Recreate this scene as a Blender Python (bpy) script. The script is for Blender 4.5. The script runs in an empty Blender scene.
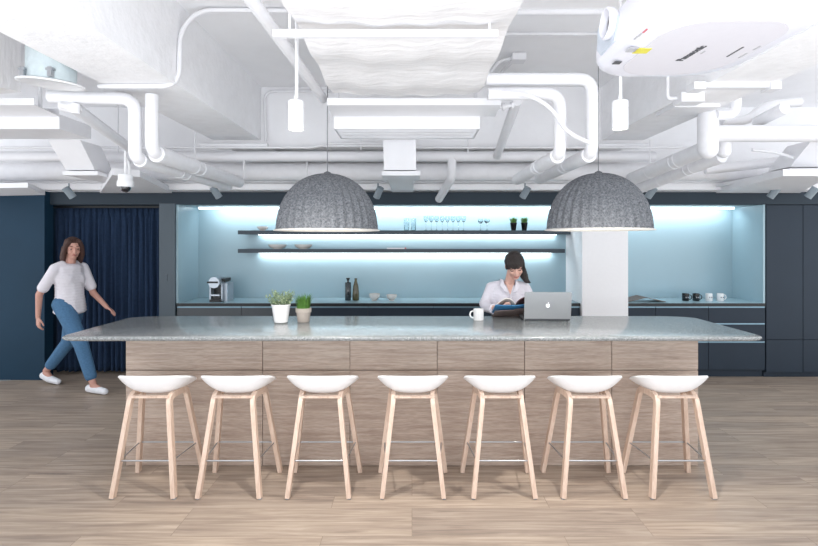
import bpy, bmesh, math, random
from mathutils import Vector, Matrix, Euler
random.seed(7)
PI = math.pi
S = bpy.context.scene
COL = S.collection
F, CX, CY, EYE = 510.0, 412.0, 241.0, 1.65
def P(px, py, Y):                      # photo pixel + distance -> place in the room
    return Vector(((px-CX)*Y/F, Y, EYE+(CY-py)*Y/F))
def Pz(px, py, z):
    return P(px, py, (z-EYE)*F/(CY-py))

# ---------------------------------------------------------------- materials
def lin(c): return c/12.92 if c <= 0.04045 else ((c+0.055)/1.055)**2.4
def hexc(h): return tuple(lin(int(h[i:i+2], 16)/255) for i in (0, 2, 4))+(1,)
def mat(name, color, rough=0.5, metal=0.0, noise=0.04, nscale=30, bump=0.0, bscale=60, emit=None, estr=0, trans=0, spec=0.5, alpha=1, stretch=(1,1,1), coat=0, detail=3, ior=1.45):
    m = bpy.data.materials.new(name); m.use_nodes = True
    nt = m.node_tree; b = nt.nodes['Principled BSDF']; L = nt.links
    c = hexc(color)
    b.inputs['Base Color'].default_value = c
    b.inputs['Roughness'].default_value = rough; b.inputs['Metallic'].default_value = metal
    b.inputs['Specular IOR Level'].default_value = spec
    b.inputs['Coat Weight'].default_value = coat
    if trans: b.inputs['Transmission Weight'].default_value = trans; b.inputs['IOR'].default_value = ior
    if emit: b.inputs['Emission Color'].default_value = hexc(emit); b.inputs['Emission Strength'].default_value = estr
    tc = nt.nodes.new('ShaderNodeTexCoord'); mp = nt.nodes.new('ShaderNodeMapping'); mp.inputs['Scale'].default_value = stretch
    L.new(tc.outputs['Object'], mp.inputs['Vector'])
    if noise:
        n = nt.nodes.new('ShaderNodeTexNoise'); n.inputs['Scale'].default_value = nscale; n.inputs['Detail'].default_value = detail
        L.new(mp.outputs[0], n.inputs['Vector'])
        r = nt.nodes.new('ShaderNodeValToRGB'); r.color_ramp.elements[0].position = .3; r.color_ramp.elements[1].position = .7
        r.color_ramp.elements[0].color = tuple(max(0, x*(1-noise)) for x in c[:3])+(1,)
        r.color_ramp.elements[1].color = tuple(min(1, x*(1+noise)) for x in c[:3])+(1,)
        L.new(n.outputs['Fac'], r.inputs[0]); L.new(r.outputs[0], b.inputs['Base Color'])
    if bump:
        n2 = nt.nodes.new('ShaderNodeTexNoise'); n2.inputs['Scale'].default_value = bscale; n2.inputs['Detail'].default_value = 4
        L.new(mp.outputs[0], n2.inputs['Vector'])
        bp = nt.nodes.new('ShaderNodeBump'); bp.inputs['Strength'].default_value = bump; bp.inputs['Distance'].default_value = .01
        L.new(n2.outputs['Fac'], bp.inputs['Height']); L.new(bp.outputs[0], b.inputs['Normal'])
    return m

def wood(name, c1, c2, c3, scale=(1.2, 14, 14), rough=.5, bump=.15, fine=.35):
    m = bpy.data.materials.new(name); m.use_nodes = True
    nt = m.node_tree; b = nt.nodes['Principled BSDF']; L = nt.links
    tc = nt.nodes.new('ShaderNodeTexCoord'); mp = nt.nodes.new('ShaderNodeMapping'); mp.inputs['Scale'].default_value = scale
    L.new(tc.outputs['Object'], mp.inputs['Vector'])
    n = nt.nodes.new('ShaderNodeTexNoise'); n.inputs['Scale'].default_value = 3; n.inputs['Detail'].default_value = 8; n.inputs['Roughness'].default_value = .65; n.inputs['Distortion'].default_value = .6
    L.new(mp.outputs[0], n.inputs['Vector'])
    r = nt.nodes.new('ShaderNodeValToRGB'); e = r.color_ramp.elements
    e[0].position = .32; e[0].color = hexc(c1); e[1].position = .68; e[1].color = hexc(c3)
    k = e.new(.5); k.color = hexc(c2)
    L.new(n.outputs['Fac'], r.inputs[0])
    n2 = nt.nodes.new('ShaderNodeTexNoise'); n2.inputs['Scale'].default_value = 16; n2.inputs['Detail'].default_value = 5
    L.new(mp.outputs[0], n2.inputs['Vector'])
    mx = nt.nodes.new('ShaderNodeMixRGB'); mx.blend_type = 'OVERLAY'; mx.inputs[0].default_value = fine
    L.new(r.outputs[0], mx.inputs[1]); L.new(n2.outputs['Fac'], mx.inputs[2]); L.new(mx.outputs[0], b.inputs['Base Color'])
    bp = nt.nodes.new('ShaderNodeBump'); bp.inputs['Strength'].default_value = bump; bp.inputs['Distance'].default_value = .004
    L.new(n2.outputs['Fac'], bp.inputs['Height']); L.new(bp.outputs[0], b.inputs['Normal'])
    b.inputs['Roughness'].default_value = rough
    return m

def floor_mat():
    m = bpy.data.materials.new('oak planks'); m.use_nodes = True
    nt = m.node_tree; b = nt.nodes['Principled BSDF']; L = nt.links; N = nt.nodes.new
    tc = N('ShaderNodeTexCoord')
    br = N('ShaderNodeTexBrick'); br.inputs['Scale'].default_value = 1
    br.inputs['Brick Width'].default_value = 1.35; br.inputs['Row Height'].default_value = .15
    br.inputs['Mortar Size'].default_value = .0018; br.inputs['Mortar Smooth'].default_value = .3; br.offset = .37; br.offset_frequency = 3
    br.inputs['Color1'].default_value = (0, 0, 0, 1); br.inputs['Color2'].default_value = (1, 1, 1, 1); br.inputs['Mortar'].default_value = (.5, .5, .5, 1)
    L.new(tc.outputs['Object'], br.inputs['Vector'])
    # per plank offset of grain
    cb = N('ShaderNodeCombineXYZ'); mu = N('ShaderNodeMath'); mu.operation = 'MULTIPLY'; mu.inputs[1].default_value = 17
    L.new(br.outputs['Color'], mu.inputs[0]); L.new(mu.outputs[0], cb.inputs[0]); L.new(mu.outputs[0], cb.inputs[2])
    mp = N('ShaderNodeMapping'); mp.inputs['Scale'].default_value = (.8, 13, 1); L.new(tc.outputs['Object'], mp.inputs['Vector'])
    ad = N('ShaderNodeVectorMath'); ad.operation = 'ADD'; L.new(mp.outputs[0], ad.inputs[0]); L.new(cb.outputs[0], ad.inputs[1])
    n = N('ShaderNodeTexNoise'); n.inputs['Scale'].default_value = 2.4; n.inputs['Detail'].default_value = 8; n.inputs['Roughness'].default_value = .6; n.inputs['Distortion'].default_value = .6
    L.new(ad.outputs[0], n.inputs['Vector'])
    r = N('ShaderNodeValToRGB'); e = r.color_ramp.elements
    e[0].position = .3; e[0].color = hexc(FL[0]); e[1].position = .72; e[1].color = hexc(FL[2]); k = e.new(.5); k.color = hexc(FL[1])
    L.new(n.outputs['Fac'], r.inputs[0])
    r2 = N('ShaderNodeValToRGB'); r2.color_ramp.elements[0].color = (.80, .80, .81, 1); r2.color_ramp.elements[1].color = (1.0, .99, .97, 1)
    L.new(br.outputs['Color'], r2.inputs[0])
    mx = N('ShaderNodeMixRGB'); mx.blend_type = 'MULTIPLY'; mx.inputs[0].default_value = 1
    L.new(r.outputs[0], mx.inputs[1]); L.new(r2.outputs[0], mx.inputs[2])
    m2 = N('ShaderNodeMixRGB'); m2.blend_type = 'MULTIPLY'; L.new(br.outputs['Fac'], m2.inputs[0]); L.new(mx.outputs[0], m2.inputs[1]); m2.inputs[2].default_value = (.62, .6, .58, 1)
    L.new(m2.outputs[0], b.inputs['Base Color'])
    b.inputs['Roughness'].default_value = .42
    bp = N('ShaderNodeBump'); bp.inputs['Strength'].default_value = .12; bp.inputs['Distance'].default_value = .004
    L.new(n.outputs['Fac'], bp.inputs['Height']); L.new(bp.outputs[0], b.inputs['Normal'])
    return m
FL = ('8d7e73', 'ab9b8c', 'c3b4a4')

def stone_mat():
    m = bpy.data.materials.new('speckled grey stone'); m.use_nodes = True
    nt = m.node_tree; b = nt.nodes['Principled BSDF']; L = nt.links; N = nt.nodes.new
    tc = N('ShaderNodeTexCoord')
    n = N('ShaderNodeTexVoronoi'); n.inputs['Scale'].default_value = 230; L.new(tc.outputs['Object'], n.inputs['Vector'])
    r = N('ShaderNodeValToRGB'); e = r.color_ramp.elements
    e[0].position = 0; e[0].color = hexc('6c7173'); e[1].position = 1; e[1].color = hexc('b0b3b3'); k = e.new(.5); k.color = hexc('868a8b')
    sp = N('ShaderNodeSeparateColor'); L.new(n.outputs['Color'], sp.inputs[0]); L.new(sp.outputs[0], r.inputs[0])
    n2 = N('ShaderNodeTexNoise'); n2.inputs['Scale'].default_value = 320; L.new(tc.outputs['Object'], n2.inputs['Vector'])
    mx = N('ShaderNodeMixRGB'); mx.blend_type = 'OVERLAY'; mx.inputs[0].default_value = .25
    L.new(r.outputs[0], mx.inputs[1]); L.new(n2.outputs['Fac'], mx.inputs[2]); L.new(mx.outputs[0], b.inputs['Base Color'])
    b.inputs['Roughness'].default_value = .17
    return m

def felt_mat():
    m = bpy.data.materials.new('grey felt'); m.use_nodes = True
    nt = m.node_tree; b = nt.nodes['Principled BSDF']; L = nt.links; N = nt.nodes.new
    tc = N('ShaderNodeTexCoord'); n = N('ShaderNodeTexNoise'); n.inputs['Scale'].default_value = 70; n.inputs['Detail'].default_value = 6; n.inputs['Roughness'].default_value = .75
    L.new(tc.outputs['Object'], n.inputs['Vector'])
    r = N('ShaderNodeValToRGB'); e = r.color_ramp.elements
    e[0].position = .34; e[0].color = hexc('4a4d51'); e[1].position = .66; e[1].color = hexc('8c8f94')
    L.new(n.outputs['Fac'], r.inputs[0]); L.new(r.outputs[0], b.inputs['Base Color']); b.inputs['Roughness'].default_value = .95
    b.inputs['Specular IOR Level'].default_value = .1
    bp = N('ShaderNodeBump'); bp.inputs['Strength'].default_value = .5; bp.inputs['Distance'].default_value = .006
    L.new(n.outputs['Fac'], bp.inputs['Height']); L.new(bp.outputs[0], b.inputs['Normal'])
    return m

M = dict(
    white_paint=mat('white ceiling paint', 'f8f8fa', .8, noise=.02, nscale=4, bump=.25, bscale=25),
    stucco=mat('rough white beam paint', 'f8f8fa', .85, noise=.03, nscale=9, bump=.6, bscale=22),
    pipe=mat('white painted pipe', 'e9e9ec', .45, noise=.02, nscale=8),
    pipe_wrap=mat('white wrapped pipe', 'ebebee', .65, noise=.03, nscale=12, bump=.2),
    duct=mat('white duct sheet', 'e9e9ec', .5, noise=.02, nscale=6),
    quilt=mat('white insulating wrap', 'ecebec', .7, noise=.03, nscale=5, bump=1.0, bscale=7, stretch=(1,3,1)),
    galv=mat('pale blue grey metal', 'ccd8db', .45, metal=.2, noise=.05),
    navy=mat('dark blue wall panel', '18364b', .6, spec=.25, noise=.05, nscale=2),
    cab=mat('dark slate cabinet', '273340', .5, spec=.3, noise=.04, nscale=3),
    cab_reflect=mat('cabinet front with reflection', '43494f', .35, noise=.04, nscale=3),  # paler copy of the slate front, a reflection put into its colour
    panel=mat('grey blue panel', '4a5761', .45, noise=.04, nscale=3), header=mat('slate header', '323d47', .55, spec=.25, noise=.04, nscale=3),
    niche=mat('light blue laminate', '9db8c3', .3, noise=.02, nscale=2),
    niche_top=mat('light blue worktop', 'a2bec8', .22, noise=.02, nscale=2),
    black=mat('black edge', '15181c', .4),
    steel=mat('brushed steel', 'b9bcc0', .28, metal=.9, noise=.05),
    alu=mat('pale aluminium', '8fb0c2', .35, metal=.5),
    curtain=mat('navy curtain fabric', '2d3e58', .9, noise=.10, nscale=40, bump=.3, bscale=200, spec=.1),
    white_plastic=mat('white shell plastic', 'f2f3f5', .35, noise=.01),
    stone=stone_mat(), felt=felt_mat(),
    base_wood=wood('whitewashed oak front', 'a08d80', 'b3a194', 'c2b3a6', scale=(1.1, 9, 16)),
    stool_wood=wood('pale beech', 'c5aa97', 'd3baa8', 'decaba', scale=(12, 12, 1.5), rough=.45, fine=.15),
    white_wall=mat('white column paint', 'f8f8fa', .6, noise=.01),
    shelf=mat('dark slate shelf', '33424d', .4),
    led=mat('white led strip', 'ffffff', .5, noise=0, emit='f2fbff', estr=4),
    bulb=mat('lit lamp face', 'ffffff', .5, noise=0, emit='fff4e6', estr=7),
    cream=mat('cream lamp lining', 'e9e6e0', .7),
    cord=mat('grey cable', '77797c', .6), wcord=mat('white cable', 'e8e8ea', .6),
    ceramic=mat('glazed off white ceramic', 'dcd7d2', .25, noise=.03, coat=.3),
    white_ceramic=mat('white glazed ceramic', 'eeeeee', .2, coat=.3), black_ceramic=mat('black glazed ceramic', '121315', .25, coat=.3),
    glass=mat('clear glass', 'e6eef0', .02, noise=0, trans=1.0),
    dark_glass=mat('smoky green glass', '26343a', .1, noise=.2, nscale=20, trans=.25, coat=.5),
    olive_glass=mat('olive glass', '5b5636', .12, noise=.25, nscale=20, trans=.3, coat=.5),
    chrome=mat('chrome', 'b9c2cc', .3, metal=.6), dark_plastic=mat('dark plastic', '1c1e21', .35),
    silver=mat('silver grey casing', 'aab4be', .3, metal=.4),
    pot_grey=mat('beige grey clay', 'b3a9a0', .7, noise=.06), soil=mat('soil', '3a2f27', .95, noise=.3),
    leaf_sage=mat('sage green leaf', '7d9170', .6, noise=.25, nscale=50), leaf_pale=mat('pale green leaf', 'a3b08c', .6, noise=.2, nscale=50),
    leaf=mat('fresh green leaf', '4e7a2e', .55, noise=.3, nscale=60),
    laptop=mat('brushed aluminium casing', 'a3a6a9', .38, metal=.55, noise=.01), laptop_dark=mat('dark hinge', '3a3d41', .4),
    logo=mat('white logo', 'f6f8fa', .4, noise=0, emit='ffffff', estr=.5),
    skin=mat('skin', 'c9998a', .55, noise=.05, nscale=40), skin_f=mat('fair skin', 'cfa596', .55, noise=.05, nscale=40),
    lips=mat('lips', 'a8605a', .5), brow=mat('dark lash and brow', '2b211d', .8), eye=mat('eye white', 'b9aca6', .3),
    hair_dark=mat('dark brown hair', '2a2321', .55, noise=.35, nscale=30, bump=.8, bscale=60, stretch=(6,6,1)),
    hair_brown=mat('brown hair', '4a3029', .6, noise=.3, nscale=30, bump=.8, bscale=60, stretch=(6,6,1)),
    shirt=mat('pale shirt cotton', 'd9d7e0', .85, noise=.03, nscale=120, bump=.25, bscale=18),
    tee=mat('white tee shirt', 'e2dfe6', .85, noise=.03, bump=.25, bscale=14),
    jeans=mat('blue denim', '4a7296', .9, noise=.12, nscale=60, bump=.2), trousers=mat('dark trousers', '2a2d36', .9),
    shoe=mat('white canvas shoe', 'e6e8ee', .7), button=mat('shirt button', 'f4f4f4', .4),
    mag_blue=mat('blue magazine cover', '4a98cf', .4), page=mat('magazine page', 'd9d4d0', .6, noise=.08, nscale=12),
    page_red=mat('dark red printed page', '5a2a2c', .5, noise=.3, nscale=20), mag_pic=mat('brownish printed cover', '8a7a76', .5, noise=.3, nscale=14),
    proj=mat('white projector casing', 'e2e2ea', .3, noise=.005), proj_grey=mat('pale grey underside', 'd6d4da', .5, noise=.01),
    proj_face=mat('blue grey lens panel', 'c3cbd6', .4), ink=mat('dark grey print', '55565a', .6), yellow=mat('yellow sticker', 'd8cf52', .6),
    grey_print=mat('pale grey print', 'b4b4b8', .6), red_ink=mat('red print', 'c86a72', .6), lens=mat('dark lens glass', '1a1a22', .05, coat=1),
    spot_grey=mat('grey spotlight casing', '87939b', .5), floor_grey=mat('plain grey floor', '8f979c', .7, noise=.1),
    magtop=mat('brown magazine cover', '6b5f58', .5),
)
M['floor'] = floor_mat()

# ---------------------------------------------------------------- mesh helpers
def new_bm(): return bmesh.new()
def finish(name, bm, m, parent=None, smooth=False, bevel=0, seg=2, loc=None):
    """recentre the mesh on its own origin-friendly frame and link it as ONE object"""
    me = bpy.data.meshes.new(name)
    if bevel:
        es = [e for e in bm.edges if len(e.link_faces) == 2 and e.calc_face_angle(0) > .5]
        if es: bmesh.ops.bevel(bm, geom=es, offset=bevel, segments=seg, affect='EDGES', clamp_overlap=True)
    bmesh.ops.recalc_face_normals(bm, faces=bm.faces)
    bm.to_mesh(me); bm.free()
    for mm in (m if isinstance(m, (list, tuple)) else [m]): me.materials.append(mm)
    o = bpy.data.objects.new(name, me); COL.objects.link(o)
    if smooth or bevel:
        for p in me.polygons: p.use_smooth = True
        try: me.set_sharp_from_angle(angle=math.radians(38 if not smooth else 50))
        except Exception: pass
    if loc is not None: o.location = loc
    if parent is not None: o.parent = parent
    return o
def tag(o, label, cat, group=None, kind=None):
    o['label'] = label; o['category'] = cat
    if group: o['group'] = group
    if kind: o['kind'] = kind
    return o
def thing(name, label, cat, loc=(0,0,0), rz=0, group=None):
    o = bpy.data.objects.new(name, None); o.empty_display_size = .1; COL.objects.link(o)
    o.location = loc; o.rotation_euler = (0, 0, rz)
    return tag(o, label, cat, group)
def struct(name, bm, m, label=None, cat=None, **k):
    o = finish(name, bm, m, **k); o['kind'] = 'structure'
    if label: o['label'] = label
    if cat: o['category'] = cat
    return o
def box(bm, x0, x1, y0, y1, z0, z1, M4=None, mi=0):
    vs = [bm.verts.new(Vector(v)) for v in ((x0,y0,z0),(x1,y0,z0),(x1,y1,z0),(x0,y1,z0),(x0,y0,z1),(x1,y0,z1),(x1,y1,z1),(x0,y1,z1))]
    if M4 is not None:
        for v in vs: v.co = M4 @ v.co
    for f in ((0,3,2,1),(4,5,6,7),(0,1,5,4),(1,2,6,5),(2,3,7,6),(3,0,4,7)):
        ff = bm.faces.new([vs[i] for i in f]); ff.material_index = mi
    return bm
def bx(*a, **k): return box(new_bm(), *a, **k)
def prism(bm, pts, z0, z1, M4=None):
    a = [bm.verts.new(Vector((x, y, z0))) for x, y in pts]; b = [bm.verts.new(Vector((x, y, z1))) for x, y in pts]
    if M4 is not None:
        for v in a+b: v.co = M4 @ v.co
    n = len(pts)
    bm.faces.new(a[::-1]); bm.faces.new(b)
    for i in range(n): bm.faces.new((a[i], a[(i+1) % n], b[(i+1) % n], b[i]))
    return bm
def lathe(bm, prof, seg=32, c=(0,0,0), ribs=0, amp=0, M4=None):
    c = Vector(c); rings = []
    for r, z in prof:
        if r < 1e-5: rings.append([bm.verts.new(c+Vector((0,0,z)))]); continue
        ring = []
        for i in range(seg):
            a = 2*PI*i/seg; rr = r*(1+amp*math.cos(ribs*a)) if ribs else r
            ring.append(bm.verts.new(c+Vector((rr*math.cos(a), rr*math.sin(a), z))))
        rings.append(ring)
    if M4 is not None:
        for rg in rings:
            for v in rg: v.co = M4 @ v.co
    for a, b in zip(rings, rings[1:]):
        if len(a) == 1 and len(b) == 1: continue
        for i in range(seg):
            j = (i+1) % seg
            if len(a) == 1: bm.faces.new((a[0], b[j], b[i]))
            elif len(b) == 1: bm.faces.new((a[i], a[j], b[0]))
            else: bm.faces.new((a[i], a[j], b[j], b[i]))
    return bm
def round_path(pts, r, n=6):
    pts = [Vector(p) for p in pts]
    if r <= 0 or len(pts) < 3: return pts
    out = [pts[0]]
    for i in range(1, len(pts)-1):
        p, a, b = pts[i], pts[i-1], pts[i+1]
        da, db = (a-p), (b-p); d = min(r, da.length*.49, db.length*.49)
        p0 = p+da.normalized()*d; p1 = p+db.normalized()*d
        for k in range(n+1):
            t = k/n; out.append(p0*(1-t)**2+p*2*t*(1-t)+p1*t*t)
    out.append(pts[-1]); return out
def sweep(bm, pts, sec, side=None, scale=None, caps=True):
    """sweep a closed 2D section [(u,v)] along pts; side = fixed u axis"""
    pts = [Vector(p) for p in pts]; rings = []; prev = None
    for i, p in enumerate(pts):
        t = (pts[min(i+1, len(pts)-1)]-pts[max(i-1, 0)]).normalized()
        if side is not None: u = Vector(side); u = (u-t*u.dot(t)).normalized()
        elif prev is None:
            u = t.orthogonal().normalized()
        else:
            u = (prev-t*prev.dot(t)).normalized()
        prev = u; v = t.cross(u); s = scale[i] if scale else 1
        rings.append([bm.verts.new(p+u*a*s+v*b*s) for a, b in sec])
    n = len(sec)
    for a, b in zip(rings, rings[1:]):
        for i in range(n): bm.faces.new((a[i], a[(i+1) % n], b[(i+1) % n], b[i]))
    if caps: bm.faces.new(rings[0][::-1]); bm.faces.new(rings[-1])
    return bm
def circ(r, n=16): return [(r*math.cos(2*PI*i/n), r*math.sin(2*PI*i/n)) for i in range(n)]
def tube(bm, pts, r, bend=0, n=16): return sweep(bm, round_path(pts, bend), circ(r, n))
def rect(w, d): return [(-w/2,-d/2),(w/2,-d/2),(w/2,d/2),(-w/2,d/2)]
def origin_to(o, p):
    """move an object's origin to p (keeps geometry in place)"""
    p = Vector(p); o.data.transform(Matrix.Translation(-p)); o.location = o.location+p; return o
def base_origin(o):
    c = [v.co for v in o.data.vertices]
    return origin_to(o, ((min(v.x for v in c)+max(v.x for v in c))/2, (min(v.y for v in c)+max(v.y for v in c))/2, min(v.z for v in c)))
def dup(o, parent=None, label=None, loc=None):
    c = o.copy(); COL.objects.link(c); c.parent = parent
    if label: c['label'] = label
    if loc is not None: c.location = loc
    for ch in list(o.children): dup(ch, c)
    return c

# ================================================================ ROOM
XL, XR = -6.2, 6.2
struct('floor', bx(XL, XR, 1.6, 7.2, -.12, 0), M['floor'])
struct('ceiling', bx(XL, XR, -1.5, 6.3, 3.3, 3.45), M['white_paint'])
struct('wall_back', bx(XL, XR, 6.3, 6.45, 2.24, 3.3), M['white_paint'])
struct('wall_upper', bx(-2.13, 2.48, 5.47, 5.62, 2.66, 3.3), M['white_paint'], 'white painted downstand wall between the two ceiling beams', 'wall')
# beams that run away from the camera
struct('ceiling_beam', bx(-2.13, -1.62, -1.5, 6.3, 2.73, 3.3), M['stucco'], 'left rough white concrete beam under the ceiling', 'beam', bevel=.01)
struct('ceiling_beam', bx(2.03, 2.48, -1.5, 6.3, 2.73, 3.3), M['stucco'], 'right rough white concrete beam under the ceiling', 'beam', bevel=.01)
# left navy wall, recess, grey post, header
struct('wall_navy', bx(-6.2, -4.36, 6.05, 6.20, 0, 2.24), M['navy'], 'dark blue wall panel left of the curtain', 'wall')
struct('wall_recess', bx(-5.2, -2.9, 6.52, 6.6, 0, 2.24), M['navy'], 'dark blue wall behind the curtain', 'wall')
struct('trim_1', bx(-3.04, -2.85, 6.13, 6.75, 0, 2.1), M['panel'], 'grey upright panel between curtain and blue niche', 'panel')
struct('trim_2', bx(-4.38, 6.2, 6.14, 6.3, 2.09, 2.24), M['header'], 'dark slate header above curtain and niche', 'header')
struct('trim_3', bx(-6.2, 6.2, 5.95, 6.13, 2.25, 2.32), M['white_paint'], 'white ledge above the dark header', 'ledge')
# the blue niche
nb = new_bm()
box(nb, -2.84, 4.27, 6.75, 6.82, .0, 2.14)
struct('wall_niche', nb, M['niche'], 'light blue back wall of the kitchen niche', 'wall')
struct('trim_4', bx(-2.85, -2.825, 6.16, 6.75, .90, 2.09), M['niche'], 'light blue left cheek of the niche', 'panel')
struct('trim_5', bx(4.24, 4.265, 6.16, 6.75, .90, 2.09), M['niche'], 'light blue right cheek of the niche', 'panel')
struct('trim_6', bx(-2.85, 4.265, 6.30, 6.75, 2.085, 2.12), M['niche'], 'light blue top of the niche', 'panel')
# column
struct('column', bx(2.036, 2.585, 6.10, 6.75, 0, 3.3), M['white_wall'], 'white square column in front of the blue niche', 'column', bevel=.006)
# thin grey triangle laid on the floor at far left
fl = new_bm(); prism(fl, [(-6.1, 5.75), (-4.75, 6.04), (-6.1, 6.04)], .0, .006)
struct('floor_patch', fl, M['floor_grey'], 'grey floor patch at the far left by the blue wall', 'floor')

# ---------------------------------------------------------------- curtain
def curtain():
    t = thing('curtain', 'long navy pleated curtain hanging left of the kitchen', 'curtain', (-3.70, 6.36, 0))
    bm = new_bm(); n = 240; rows = 26; x0, x1 = -4.44, -3.07; vs = []
    ph = [random.uniform(0, 6) for _ in range(6)]
    for j in range(rows+1):
        z = .03+(2.06-.03)*j/rows; row = []
        for i in range(n+1):
            u = i/n; x = x0+(x1-x0)*u
            w = u*19*2*PI
            a = .030*(1-.35*(j/rows))
            y = a*math.sin(w+.5*math.sin(w*.27+ph[0])+ .35*math.sin(z*1.3+ph[1]))+.018*math.sin(w*.37+ph[2]+z*.6)+.006*math.sin(w*2.1+z*2)
            if z > 1.98: y = .014*math.sin(w)+.008*math.sin(w*3)
            row.append(bm.verts.new((x+3.70, y, z)))
        vs.append(row)
    for j in range(rows):
        for i in range(n): bm.faces.new((vs[j][i], vs[j][i+1], vs[j+1][i+1], vs[j+1][i]))
    o = finish('drape', bm, M['curtain'], t, smooth=True)
    s = o.modifiers.new('s', 'SOLIDIFY'); s.thickness = .006
    finish('curtain_rail', bx(-.80, .64, -.02, .02, 2.062, 2.088), M['black'], t)
curtain()

# ---------------------------------------------------------------- base cabinets and tall cabinets
def base_cab(x0, x1, label, fronts, m, seams=()):
    t = thing('base_cabinet', label, 'cabinet', ((x0+x1)/2, 6.45, 0), 0, 'base cabinets along the niche'); w = (x1-x0)/2
    finish('carcass', bx(-w, w, -.27, .28, .08, .845), M['cab'], t)
    finish('plinth', bx(-w, w, -.24, .28, 0, .08), M['cab'], t)
    for z0, z1 in fronts:
        d = finish('drawer_front', bx(-w+.003, w-.003, -.292, -.271, z0, z1), m, t, bevel=.002)
        finish('grip_rail', bx(-w+.003, w-.003, -.290, -.272, z1+.002, z1+.016), M['alu'], d)
    return t
L_ = ['leftmost reflection-greyed drawer unit below the coffee machine', 'second reflection-greyed drawer unit from the left, behind the plants',
      'dark drawer unit below the green bottles', 'dark drawer unit left of the reading woman', 'dark drawer unit behind the reading woman', 'dark drawer unit behind the open laptop']
xs = [-2.84, -2.06, -1.32, -.53, .26, 1.10, 2.03]
for i in range(6):
    base_cab(xs[i], xs[i+1], L_[i], [(.62, .842), (.36, .60), (.10, .34)], M['cab_reflect'] if i < 2 else M['cab'])
xs = [2.59, 2.94, 3.58, 4.265]
L_ = ['narrow dark drawer unit beside the white column', 'dark drawer unit below the black mugs', 'dark drawer unit next to the tall cabinets']
for i in range(3):
    base_cab(xs[i], xs[i+1], L_[i], [(.66, .842), (.44, .64), (.10, .42)], M['cab'])
for x0, x1, lab in ((-2.84, 2.03, 'long light blue worktop left of the column, carrying the coffee machine'), (2.59, 4.265, 'short light blue worktop right of the column, carrying the mugs')):
    t = thing('worktop', lab, 'worktop', ((x0+x1)/2, 6.45, .862), 0); w = (x1-x0)/2
    finish('slab', bx(-w, w, -.285, .295, .008, .038), M['niche_top'], t)
    finish('front_edge', bx(-w, w, -.30, -.2855, 0, .036), M['black'], t)
def tall_cab(x0, x1, label):
    t = thing('tall_cabinet', label, 'cabinet', ((x0+x1)/2, 6.45, 0), 0, 'tall cabinets at the right'); w = (x1-x0)/2
    finish('carcass', bx(-w, w, -.27, .3, .06, 2.085), M['cab'], t)
    finish('plinth', bx(-w, w, -.25, .3, 0, .06), M['cab'], t)
    finish('door', bx(-w+.003, w-.003, -.293, -.271, .462, 2.083), M['cab'], t, bevel=.002)
    finish('door', bx(-w+.003, w-.003, -.293, -.271, .065, .456), M['cab'], t, bevel=.002)
tall_cab(4.275, 4.72, 'narrow tall dark cabinet directly right of the blue niche')
tall_cab(4.722, 5.45, 'tall dark cabinet at the right edge of the photo')
tall_cab(5.452, 6.19, 'tall dark cabinet in the far right corner')

# ---------------------------------------------------------------- wall shelves with led strips
def wall_shelf(z, label, x1):
    t = thing('wall_shelf', label, 'shelf', (0, 6.6, z))
    bm = new_bm(); y0, y1 = -.10, .149
    prism(bm, [(-2.22, y0), (x1, y0), (x1, y1), (-2.18, y1)], -.050, 0)
    finish('board', bm, M['shelf'], t, bevel=.002)
    finish('led_strip', bx(-2.02, x1-.12, .10, .13, -.057, -.0505), M['led'], t)
    return t
wall_shelf(1.785, 'upper long dark floating shelf with glasses and little plants', 2.02)
wall_shelf(1.548, 'lower long dark floating shelf with two bowls', 1.95)
tag(finish('led_strip', bx(-2.78, 2.03, 6.64, 6.68, 2.066, 2.084), M['led']), 'long light strip at the top of the niche left of the column', 'light strip')
tag(finish('led_strip', bx(2.62, 4.2, 6.64, 6.68, 2.066, 2.084), M['led']), 'short light strip at the top of the niche right of the column', 'light strip')

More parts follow.
